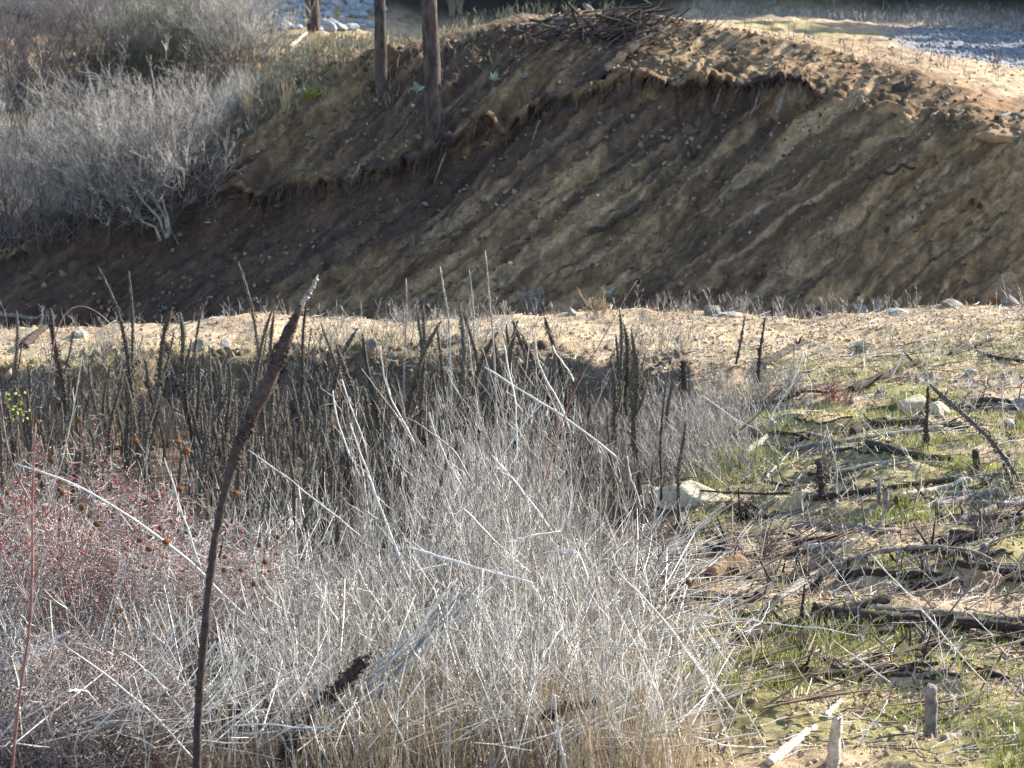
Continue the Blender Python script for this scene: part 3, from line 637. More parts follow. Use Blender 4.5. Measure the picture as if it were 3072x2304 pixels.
# sparse stems over the right field, and fallen straw on the ground
def keepr(px, d, x, r): return r.uniform(0, 1, len(px)) < sm(690, 720, px)
g, _ = weedmass(560, (680, 1240), (13.5, 27), (.12, .42), .5, (.0018, .0030), 3, (.04, .15), (.001, .002), keepr, 107)
setp(g.build('sparse_weeds', M['weed']), 'scattered thin dead stems standing in the right field', 'weeds', None, 'stuff')
def litter(n, pxr, dr, lr, rr_, mat_, name, lab, keep=None, seed=3, tilt=.15, off=.01):
    r = np.random.default_rng(seed); px = r.uniform(*pxr, n); d = np.sqrt(r.uniform(dr[0] ** 2, dr[1] ** 2, n)); x = (px - 512) / F * d
    if keep is not None: k = keep(px, d, x, r); x, d = x[k], d[k]
    n = len(x); az = r.normal(.3, .9, n); L = r.uniform(*lr, n); el = r.normal(0, tilt, n)
    dv = np.stack([np.cos(az) * np.cos(el), np.sin(az) * np.cos(el), np.abs(np.sin(el))], -1)
    t = np.linspace(0, 1, 4)[None, :, None]; P = np.stack([x, d, H(x, d) + off], -1)[:, None] + L[:, None, None] * dv[:, None] * t + r.normal(0, .006, (n, 4, 3))
    gz = H(P[:, :, 0], P[:, :, 1]); P[:, :, 2] = np.maximum(P[:, :, 2], gz + off * .8)
    setp(tubes(P, r.uniform(*rr_, n)[:, None] * np.array([[.8, 1, 1, .6]]), 3).build(name, M[mat_]), lab, 'litter', None, 'stuff')
litter(2000, (640, 1240), (13, 28), (.05, .3), (.0018, .004), 'weed', 'straw_litter', 'pale broken straw and stem bits lying on the right field', seed=31)
litter(560, (690, 1240), (14, 20), (.12, .6), (.003, .009), 'leafd', 'branch_litter', 'tangled dead stems and twigs lying between the logs', seed=35, tilt=.3, off=.02)
litter(2000, (640, 1240), (13, 28), (.05, .35), (.003, .008), 'darkw', 'dark_litter', 'dark broken twigs lying on the right field', seed=32)
litter(1400, (-40, 1090), (26.8, 30.2), (.04, .25), (.002, .005), 'weed', 'berm_litter', 'bleached straw lying along the top of the berm', seed=33)
litter(1900, (-60, 690), (12, 18.5), (.2, .8), (.0022, .0045), 'weed', 'fallen_stems', 'fallen pale stems lodged in the weed mass', seed=34, tilt=.6, off=.25)

g, _ = weedmass(2200, (-60, 640), (25.6, 27.6), (.08, .38), .3, (.003, .006), 4, (.04, .14), (.0018, .003), lambda px, d, x, r: r.uniform(0, 1, len(px)) < sm(-.1, .15, fbm(x * 1.5, d, 37, 3)), 113)
setp(g.build('slope_stubble', M['muls']), 'short brown dead stems on the shaded near side of the berm', 'weeds', None, 'stuff')
g, _ = weedmass(2600, (-60, 250), (56, 59), (.15, .8), .4, (.005, .009), 7, (.1, .4), (.003, .006), None, 114)
setp(g.build('lip_brush', M['twigl']), 'fine grey dead brush along the lip of the left bank', 'brush', None, 'stuff')
g, _ = weedmass(900, (-60, 700), (26.2, 28.4), (.15, .5), .35, (.003, .006), 5, (.05, .2), (.0018, .003), lambda px, d, x, r: r.uniform(0, 1, len(px)) < sm(-.05, .15, fbm(x * 1.1, d, 57, 3)), 115)
setp(g.build('slope_weeds', M['weedg']), 'pale dead weeds on the near side of the berm', 'weeds', None, 'stuff')
# berm-edge and far weeds
g, _ = weedmass(900, (-30, 1060), (29.4, 30.6), (.05, .36), .2, (.002, .004), 5, (.03, .12), (.0015, .0025), lambda px, d, x, r: r.uniform(0, 1, len(px)) < .25 + .6 * sm(0, .2, vnoise(px / 60, px * 0, 5)), 108)
setp(g.build('edge_weeds', M['weedg']), 'short dry weeds fringing the far edge of the berm', 'weeds', None, 'stuff')

# ------------------------------------------------------------------ grass, clods, stones
def grassblades(n, pxr, dr, hr, mat_, name, lab, mask, seed):
    r = np.random.default_rng(seed); px = r.uniform(*pxr, n); d = np.sqrt(r.uniform(dr[0] ** 2, dr[1] ** 2, n)); x = (px - 512) / F * d
    k = r.uniform(0, 1, n) < mask(px, d, x); x, d = x[k], d[k]; n = len(x)
    h = r.uniform(*hr, n) * (1 + fbm(x * 3, d * 3, 6, 2)); az = r.uniform(0, 6.28, n); ln = r.normal(0, .45, (n, 2)); wd = r.uniform(.002, .0045, n)
    b = np.stack([x, d, H(x, d) - .005], -1); sd = np.stack([np.cos(az), np.sin(az), 0 * az], -1) * wd[:, None]
    mid = b + np.stack([ln[:, 0] * .35 * h, ln[:, 1] * .35 * h, h * .6], -1); tip = b + np.stack([ln[:, 0] * h, ln[:, 1] * h, h * .95], -1)
    V = np.stack([b - sd, b + sd, mid - sd * .8, mid + sd * .8, tip], 1); o = (np.arange(n) * 5)[:, None]
    g = G().add(V, (np.array([[0, 1, 3, 2]]) + o), (np.array([[2, 3, 4]]) + o)); setp(g.build(name, M[mat_]), lab, 'grass', None, 'stuff')
gm = lambda px, d, x: sm(-.18, .16, fbm(x * 1.1, d * 1.1, 14, 4)) * sm(650, 720, px) * (1 - sm(26, 29, d)) * (.5 + .5 * (1 - sm(17, 24, d)))
grassblades(100000, (620, 1240), (12.6, 29), (.02, .075), 'green', 'green_grass', 'short yellow-green grass growing over the right field', gm, 201)
gt = lambda px, d, x: (sm(.05, .2, vnoise(x * 3, d * 3, 84)) * sm(-.15, .2, fbm(x * 1.1, d * 1.1, 14, 4))) * sm(650, 720, px)
grassblades(80000, (620, 1240), (12.6, 25), (.05, .14), 'green', 'grass_tufts', 'bright green grass tufts between the logs on the right', gt, 202)
grassblades(30000, (640, 1240), (12.6, 28), (.02, .07), 'grass', 'yellow_grass', 'dry yellow grass stubble over the right field', lambda px, d, x: sm(-.15, .15, fbm(x * 1.5, d * 1.5, 17, 4)) * sm(650, 720, px), 205)
gb = lambda px, d, x: sm(.0, .2, fbm(x * 2, d * 2, 94, 2) + .12) * (1 - sm(280, 600, px)) + .25 * sm(.1, .2, vnoise(x * 2, d * 2, 92))
grassblades(6000, (-60, 1060), (27.2, 29.2), (.03, .08), 'green', 'berm_grass', 'dull green grass on the near side of the berm', gb, 203)
gs = lambda px, d, x: .5 + 0 * x
grassblades(17000, (-60, 1220), (26.8, 30.3), (.02, .07), 'grass', 'berm_straw', 'dry straw stubble on top of the berm', gs, 204)
def stones(n, pxr, dr, sr, mat_, name, lab, cat, mask=None, seed=5, pw=3):
    r = np.random.default_rng(seed); px = r.uniform(*pxr, n); d = np.sqrt(r.uniform(dr[0] ** 2, dr[1] ** 2, n)); x = (px - 512) / F * d
    if mask: k = r.uniform(0, 1, n) < mask(px, d, x); x, d = x[k], d[k]
    n = len(x); s = sr[0] + (sr[1] - sr[0]) * r.uniform(0, 1, n) ** pw
    S3 = np.stack([s, s * r.uniform(.6, 1, n), s * r.uniform(.4, .8, n)], -1)
    setp(blobs(np.stack([x, d, H(x, d) + s * .15], -1), S3, r=r).build(name, M[mat_]), lab, cat, None, 'stuff')
stones(24000, (640, 1240), (13, 30), (.004, .030), 'clod', 'soil_clods', 'brown and tan soil crumbs strewn over the right field', 'soil')
stones(10000, (-60, 1220), (27.2, 30.3), (.005, .030), 'clod', 'berm_clods', 'sandy clods on top of the berm', 'soil', seed=6)
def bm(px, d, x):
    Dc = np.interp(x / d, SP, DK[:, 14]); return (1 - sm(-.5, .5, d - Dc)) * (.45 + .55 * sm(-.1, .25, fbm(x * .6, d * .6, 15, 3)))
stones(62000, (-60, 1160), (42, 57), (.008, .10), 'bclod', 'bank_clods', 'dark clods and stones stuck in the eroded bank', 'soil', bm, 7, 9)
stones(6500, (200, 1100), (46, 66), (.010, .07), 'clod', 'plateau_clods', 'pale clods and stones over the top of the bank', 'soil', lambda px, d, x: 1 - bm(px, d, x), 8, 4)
stones(9000, (560, 1120), (64, 84.5), (.03, .10), 'gravel', 'gravel', 'grey gravel strip across the top of the bank', 'gravel', lambda px, d, x: sm(870, 950, px) * sm(64, 68, d + (px - 960) * .05), 9, 2)
stones(240, (640, 1090), (14, 30), (.010, .035), 'wrock', 'white_pebbles', 'small white pebbles scattered over the right field', 'stones', seed=10)

grassblades(9000, (-60, 700), (26.0, 28.2), (.04, .12), 'grass', 'slope_tufts', 'dry straw tufts on the shaded near side of the berm', lambda px, d, x: sm(.0, .2, fbm(x * 1.6, d * 1.2, 39, 3)), 206)
stones(2600, (-60, 700), (25.6, 28), (.01, .11), 'bclod', 'slope_clods', 'dark clods on the near side of the berm', 'soil', seed=12, pw=4)
def boulder(px, py, wpx, hpx, mat_, label, group=None, d0=9, seed=None, name='boulder', sink=0.0):
    p = hit(px, py + hpx * .4, d0); d = p[1]; r = np.random.default_rng(seed or int(px * 7 + py))
    import bmesh
    bmh = bmesh.new(); bmesh.ops.create_icosphere(bmh, subdivisions=4, radius=1)
    me = bpy.data.meshes.new(name); bmh.to_mesh(me); bmh.free(); n = len(me.vertices); V = np.empty(n * 3); me.vertices.foreach_get('co', V); V = V.reshape(-1, 3)
    o1, o2 = r.uniform(0, 50, 2)
    nn = fbm(V[:, 0] * 1.1 + o1 + V[:, 2], V[:, 1] * 1.1 + o2 - V[:, 2] * .7, 3, 4)
    V = V * (1 + .6 * nn[:, None] + .12 * vnoise(V[:, 0] * 6 + o1, V[:, 1] * 6 + V[:, 2] * 5, 8)[:, None])
    for _ in range(7):                      # broken flat faces
        nv = r.normal(size=3); nv /= np.linalg.norm(nv); dist = V @ nv; V -= np.outer(np.maximum(dist - .62, 0) * .92, nv)
    a = wpx / F * d / 2; c = hpx / F * d * .62
    V = V * np.array([a, a * .8, c]); me.vertices.foreach_set('co', V.ravel()); me.update()
    o = link(name, me, M[mat_], None, True); o.location = (p[0], p[1] + a * .25, p[2] + c * (.25 - sink)); o.rotation_euler = (0, 0, r.uniform(-.5, .5))
    return setp(o, label, 'rock', group)
boulder(690, 488, 96, 34, 'tan', 'large flat sandy tan boulder at the edge of the grey weeds', sink=.2)
boulder(655, 492, 34, 30, 'tan', 'smaller grey-shaded boulder tucked at the left end of the large tan one')
boulder(722, 562, 62, 26, 'orock', 'low brown earth-coloured boulder among twigs below the tan boulder', sink=.35)
boulder(911, 402, 30, 28, 'tan', 'rounded boulder left behind the lone black stalk')
boulder(938, 408, 26, 24, 'tan', 'rounded boulder right behind the lone black stalk')
boulder(1018, 404, 22, 14, 'rock', 'bluish grey stone at the right edge of the field')
boulder(1008, 424, 24, 10, 'wrock', 'flat white stone at the right edge of the field')
boulder(1021, 416, 12, 16, 'orock', 'orange-brown stone cut by the right edge of the picture')
boulder(369, 345, 18, 15, 'rock', 'grey-green boulder sitting on the near side of the berm')
boulder(391, 355, 11, 8, 'rock', 'small grey stone right of the grey-green berm boulder')
boulder(198, 345, 18, 14, 'rock', 'grey boulder on the berm behind the hooked mullein')
boulder(224, 343, 13, 9, 'wrock', 'pale stone right of the grey boulder behind the hooked mullein')
boulder(80, 333, 20, 9, 'wrock', 'pale flat stone on the berm at left')
boulder(714, 310, 22, 14, 'rock', 'grey-green rock on the far edge of the berm beside the white slab')
boulder(732, 314, 26, 6, 'wrock', 'thin white slab on the far edge of the berm')
boulder(860, 306, 20, 12, 'rock', 'dark grey rock on the far berm edge, left of the rubble')
boulder(880, 304, 16, 16, 'rock', 'blue-grey upright rock in the rubble on the berm edge')
boulder(897, 310, 22, 7, 'wrock', 'pale flat rock in the rubble on the berm edge')
boulder(952, 303, 26, 11, 'rock', 'long grey rock at the right end of the berm edge')
boulder(1000, 290, 40, 34, 'orock', 'big ochre boulder behind the right end of the berm', d0=32)
boulder(1010, 300, 22, 12, 'rock', 'light grey rock below the big ochre boulder')
boulder(813, 344, 8, 7, 'wrock', 'bright white stone near the dark log behind')
boulder(971, 372, 14, 8, 'wrock', 'small pale stone on the bright slope at upper right of the field')
boulder(572, 312, 14, 9, 'rock', 'yellowish grey stone on the far berm edge in the middle')
boulder(400, 316, 12, 7, 'wrock', 'pale stone on the far berm edge left of the black stalks')
boulder(985, 575, 50, 26, 'orock', 'brown earthy boulder at the right edge among the logs', sink=.4)
boulder(740, 502, 30, 16, 'orock', 'brown clod-like rock under the right end of the tan boulder')
boulder(843, 94, 44, 30, 'orock', 'ochre rock outcrop in the top of the bank', d0=40, sink=.6)
boulder(898, 102, 44, 22, 'orock', 'orange-brown outcrop beneath the peaked clod', d0=40, sink=.6)
boulder(901, 80, 20, 24, 'log', 'peaked dark clod standing on the bank edge', d0=40, sink=.4)
boulder(1000, 128, 60, 16, 'orock', 'long ochre ledge in the bank at the right edge', d0=40, sink=.7)
# riprap pile upper left
rr = random.Random(4)
rip = [(int(252 + (i % 11) * 12.4 + (5 if (i // 11) % 2 else 0) + rr.uniform(-3, 3)), int(1 + (i // 11) * 6.6 + rr.uniform(-1.5, 1.5))) for i in range(55)]
rip = sorted(set(p for p in rip if not (p[0] < 275 and p[1] > 20)))
ORD = ['leftmost', 'second', 'third', 'fourth', 'fifth', 'sixth', 'seventh', 'eighth', 'ninth', 'tenth', 'eleventh', 'twelfth', 'thirteenth', 'fourteenth', 'fifteenth', 'sixteenth', 'seventeenth', 'eighteenth', 'nineteenth', 'twentieth']
def ordl(i): return ORD[i] + ('' if i == 0 else ' from the left')
def banded(pts, edges, names):
    out = {}
    for k in range(len(names)):
        mem = sorted([p for p in pts if edges[k] <= p[1] < edges[k + 1]])
        for j, p in enumerate(mem): out[p] = ordl(min(j, 19)) + ' in the ' + names[k]
    return out
RB = banded(rip, [0, 8, 16, 23, 40], ['top row', 'second row', 'third row', 'bottom row'])
for i, (a, b) in enumerate(rip):
    boulder(a, b, rr.uniform(12, 19), rr.uniform(8, 13), 'riprap', 'blue-grey riprap boulder, ' + RB[(a, b)] + ' of the heap', 'riprap boulders heaped behind the trunks', d0=57, seed=300 + i)
for i, (a, b, w_, h_) in enumerate([(96, 12, 90, 16), (128, 26, 60, 12), (28, 8, 60, 18), (45, 24, 44, 12)]):
    boulder(a, b, w_, h_, 'rock', ['wide pale grey boulder behind the shrubs', 'smaller pale grey boulder behind the shrubs', 'wide grey boulder in the top left corner', 'low grey boulder in the upper left shrubs'][i], None, d0=57, seed=400 + i)

# ------------------------------------------------------------------ logs and branches on the right field
def gpath(pix, lift, d0=9): return [hit(a, b, d0) + np.array([0, 0, lift]) for a, b in pix]
def log(pix, wpx, mat_, label, taper=.6, name='fallen_log', cat='log', group=None, d0=9, lift=None, rough=.010, branches=0):
    P = [hit(a, b, d0) for a, b in pix]; d = np.mean([p[1] for p in P]); r = wpx / F * d / 2
    P = [p + np.array([0, 0, r * .6 if lift is None else lift]) for p in P]
    P = np.array(P)
    seg = 30; Pq = wob(resample(P, seg), rough * 1.5)
    gz = H(Pq[:, 0], Pq[:, 1]); Pq[:, 2] = np.maximum(Pq[:, 2], gz + (r * .25 if lift is None or lift >= 0 else -r * .3))
    base = Pq[0].copy(); Pq = local(Pq, base); t = np.linspace(0, 1, seg)
    Rr = r * (1 - (1 - taper) * t) * (1 + rng.uniform(-.12, .12, seg)); Rr[0] *= .85; Rr[-1] *= .6
    g = tubes(Pq, Rr, 9, cap=True); V = g.V[0].reshape(seg, 9, 3); V += rng.normal(0, r * .09, V.shape); g.V[0] = V.reshape(-1, 3)
    o = g.build(name, M[mat_], None, True); o.location = base
    for k in range(branches):
        i = rng.integers(4, seg - 3); dv = np.array([rng.normal(0, .6), rng.normal(0, .5), rng.uniform(.2, 1)]); dv /= np.linalg.norm(dv); L = rng.uniform(.08, .3)
        pp = wob(Pq[i] + np.outer(np.linspace(0, L, 6), dv), .01); tubes(pp, np.linspace(r * .35, r * .12, 6), 5).build('branch', M[mat_], o)
    return setp(o, label, cat, group)
log([(796, 546), (845, 535), (885, 528), (926, 521)], 6, 'log', 'thin dark stick running up right above the arched root')
log([(680, 590), (712, 577), (745, 566), (780, 559), (812, 553)], 8, 'log', 'dark branch from the weeds toward the peeled white log', branches=3)
log([(782, 601), (810, 578), (846, 560)], 10, 'glog', 'thick split base of the arched grey root', branches=2)
log([(888, 615), (930, 616), (980, 618), (1032, 622)], 9, 'glog', 'long straight blue-grey log at the right, upper of two')
log([(812, 614), (870, 622), (940, 626), (1032, 634)], 17, 'log', 'thick black log and furrow shadow running to the right edge, below the blue-grey one', branches=3)  # black log shape also stands in for the furrow shadow
log([(742, 643), (770, 634), (810, 624), (850, 612), (890, 603)], 15, 'log', 'black rotted branch slanting up right from the weeds', branches=4)
log([(856, 655), (890, 656), (930, 662), (975, 672), (1010, 682)], 10, 'log', 'dark curved log on the sunny grass, lower right')
log([(895, 672), (930, 676), (962, 679)], 7, 'log', 'short dark log just under the curved one, lower right')
log([(851, 434), (868, 429), (890, 426), (925, 423)], 9, 'log', 'short black log ending behind the lone black stalk', taper=.8)
log([(785, 453), (837, 445), (888, 437), (942, 428)], 7, 'glog', 'long grey weathered log under the short black one', taper=.7)
log([(806, 501), (850, 496), (884, 492), (930, 484), (976, 478)], 8, 'log', 'dark straight branch at the foot of the lone black stalk', branches=2)
log([(868, 446), (890, 452), (911, 458), (955, 462)], 10, 'log', 'dark sagging log in green grass left of the lone black stalk')
log([(951, 356), (972, 348), (995, 340)], 6, 'log', 'dark pole resting on the berm at upper right')
log([(978, 354), (1000, 361), (1030, 363)], 6, 'log', 'dark curved log lying at the upper right edge')
log([(760, 369), (782, 356), (804, 345)], 10, 'log', 'charred log leaning up right behind the slender black stalk', branches=2)
log([(850, 393), (885, 378), (921, 363)], 9, 'log', 'dark mossy log along the green mound', branches=2)
log([(683, 452), (698, 446), (713, 447)], 6, 'log', 'short black curved branch left of the white plank')
log([(745, 456), (756, 448), (768, 439)], 8, 'white', 'short bright cream peeled plank of wood on the field', taper=.9)
log([(868, 556), (905, 548)], 3, 'white', 'thin white splinter lying beside the arched root')
log([(806, 550), (838, 547), (862, 542)], 8, 'white', 'peeled white log just above the arched root', taper=.5)
log([(862, 528), (890, 522), (925, 513)], 6, 'white', 'pale peeled branch above the thin dark stick', taper=.5)
log([(900, 498), (935, 492), (972, 482)], 7, 'white', 'pale bleached branch right of the straight dark one', taper=.6)
log([(935, 510), (965, 502), (1000, 492)], 10, 'glog', 'grey bleached log heaped under the leaning stalk')
log([(960, 524), (990, 512), (1026, 500)], 9, 'glog', 'grey branch reaching to the right edge, above the dark furrow')
log([(940, 548), (975, 540), (1005, 528), (1028, 522)], 12, 'log', 'crooked black log in the grass at the right edge')
log([(843, 600), (870, 607), (900, 611)], 6, 'white', 'short cream log half sunk in grass')
log([(769, 768), (790, 748), (817, 730)], 11, 'white', 'thick white peeled stick at the bottom edge', taper=.7)
log([(825, 719), (833, 711), (841, 703)], 8, 'white', 'short white wood chip above the thick peeled stick')
log([(23, 350), (34, 339), (47, 329)], 10, 'log', 'dark log lying on the berm at the far left')
log([(0, 316), (22, 318), (45, 322)], 5, 'glog', 'pale thorny branch lying along the berm at far left')
log([(488, 331), (508, 329), (527, 326)], 4, 'white', 'white stick lying on the berm in the middle')
log([(690, 600), (735, 598), (775, 602)], 6, 'log', 'black thin branch half hidden in weeds left of the arched root', branches=2)
log([(790, 500), (760, 500), (690, 496)], 3, 'log', 'thin black twig lying across the tan boulder', lift=.05)
log([(700, 655), (730, 648), (760, 640)], 8, 'log', 'dark rotten branch at the edge of the weeds low right')
log([(945, 742), (960, 735), (985, 738)], 9, 'glog', 'bent grey piece of wood right of the square stump')
sticks = []
for i in range(88):
    a = random.uniform(700, 1020); b = random.uniform(470, 690) if i % 4 else random.uniform(390, 460); L = random.uniform(22, 120); an = random.gauss(-.10, .28)
    sticks.append((int(a), int(b), L, an))
SB = banded([(a, b) for a, b, L, an in sticks], [0, 460, 500, 540, 580, 620, 660, 800], ['topmost band', 'second band', 'third band', 'fourth band', 'fifth band', 'sixth band', 'lowest band'])
for i, (a, b, L, an) in enumerate(sticks):
    pts = [(a + L * t_ * math.cos(an), b + L * t_ * math.sin(an) * .55 + 3 * math.sin(t_ * 5 + i)) for t_ in (0, .35, .7, 1)]
    kind = i % 5; mt = 'log' if kind < 3 else 'glog' if kind == 3 else 'white'
    log(pts, (random.uniform(4, 12) if b > 500 else random.uniform(3, 7)) if mt != 'white' else random.uniform(2, 4), mt, ('dark rotten' if kind < 3 else 'grey' if kind == 3 else 'pale peeled') + ' stick on the right field, ' + SB[(a, b)], name='fallen_branch', cat='branch', group='sticks strewn over the right field', branches=random.randint(0, 4), taper=.45, rough=.03)
# upright ones
def upright(px, py0, py1, wpx, mat_, label, name='stump', cat='stump', lean=0, taper=.9):
    p = hit(px, py0); d = p[1]; top = atd(px + lean, py1, d); r = wpx / F * d / 2
    K = 12; P = wob(resample([p - np.array([0, 0, .04]), top], K), r * .25); base = P[0].copy(); P = local(P, base)
    Rr = r * np.linspace(1, taper, K); g = tubes(P, Rr, 10, cap=True); V = g.V[0].reshape(K, 10, 3); V += rng.normal(0, r * .07, V.shape); V[-1, :, 2] += rng.uniform(-.012, .02, 10); g.V[0] = V.reshape(-1, 3)
    o = g.build(name, M[mat_], None, True); o.location = base; return setp(o, label, cat)
upright(931, 738, 687, 15, 'glog', 'upright grey-brown cut stake in the sunny grass at lower right')
upright(832, 768, 717, 16, 'white', 'upright white peeled stake near the bottom edge', lean=5, taper=.7)
upright(879, 504, 478, 5, 'glog', 'thin grey peg standing on the dark branch')
upright(886, 510, 490, 6, 'glog', 'short grey peg right of the thinner peg')
upright(976, 472, 452, 8, 'log', 'short dark stub under the leaning knobbly stalk')

# the arched root with hanging shreds
def lifted(px, py, up):                 # a point `up` above the ground that shows at this pixel
    p = hit(px, py + up * F / 16.8, 9); return p + np.array([0, 0, up])
P = np.array([hit(778, 604) + [0, 0, .02], lifted(812, 580, .05), lifted(846, 558, .12), lifted(880, 547, .17), lifted(915, 543, .19), lifted(945, 544, .16), lifted(975, 549, .12), hit(1000, 566)])
Pq = wob(resample(P, 40), .03); base = Pq[0].copy(); Pq = local(Pq, base); e = empty('arched_root', base)
tubes(Pq, np.interp(np.linspace(0, 1, 40), [0, .25, .6, 1], [.034, .026, .016, .010]) * (1 + rng.uniform(-.3, .3, 40)), 9, cap=True).build('root', M['glog'], e, True)
for i in range(60):
    k = rng.integers(5, 38); p0 = Pq[k] + rng.normal(0, .012, 3); gz = ground(base[0] + p0[0], base[1] + p0[1]) - base[2]; hgt = max(.04, (p0[2] - gz) * rng.uniform(.3, 1.05))
    t7 = np.linspace(0, 1, 8); q_ = np.stack([p0[0] + t7 * rng.normal(0, .05), p0[1] + t7 * rng.normal(-.04, .05), p0[2] - hgt * t7 ** 1.2], -1); q_ = wob(q_, .022)
    tubes(q_, np.interp(t7, [0, .4, 1], [.004, rng.uniform(.003, .017), .003]) * (1 + rng.uniform(-.3, .3, 8)), 5, cap=True).build('hanging_rootlet', M['glog'] if i % 3 else M['log'], e, True)
setp(e, 'arched grey root with shreds hanging down to the ground', 'root')

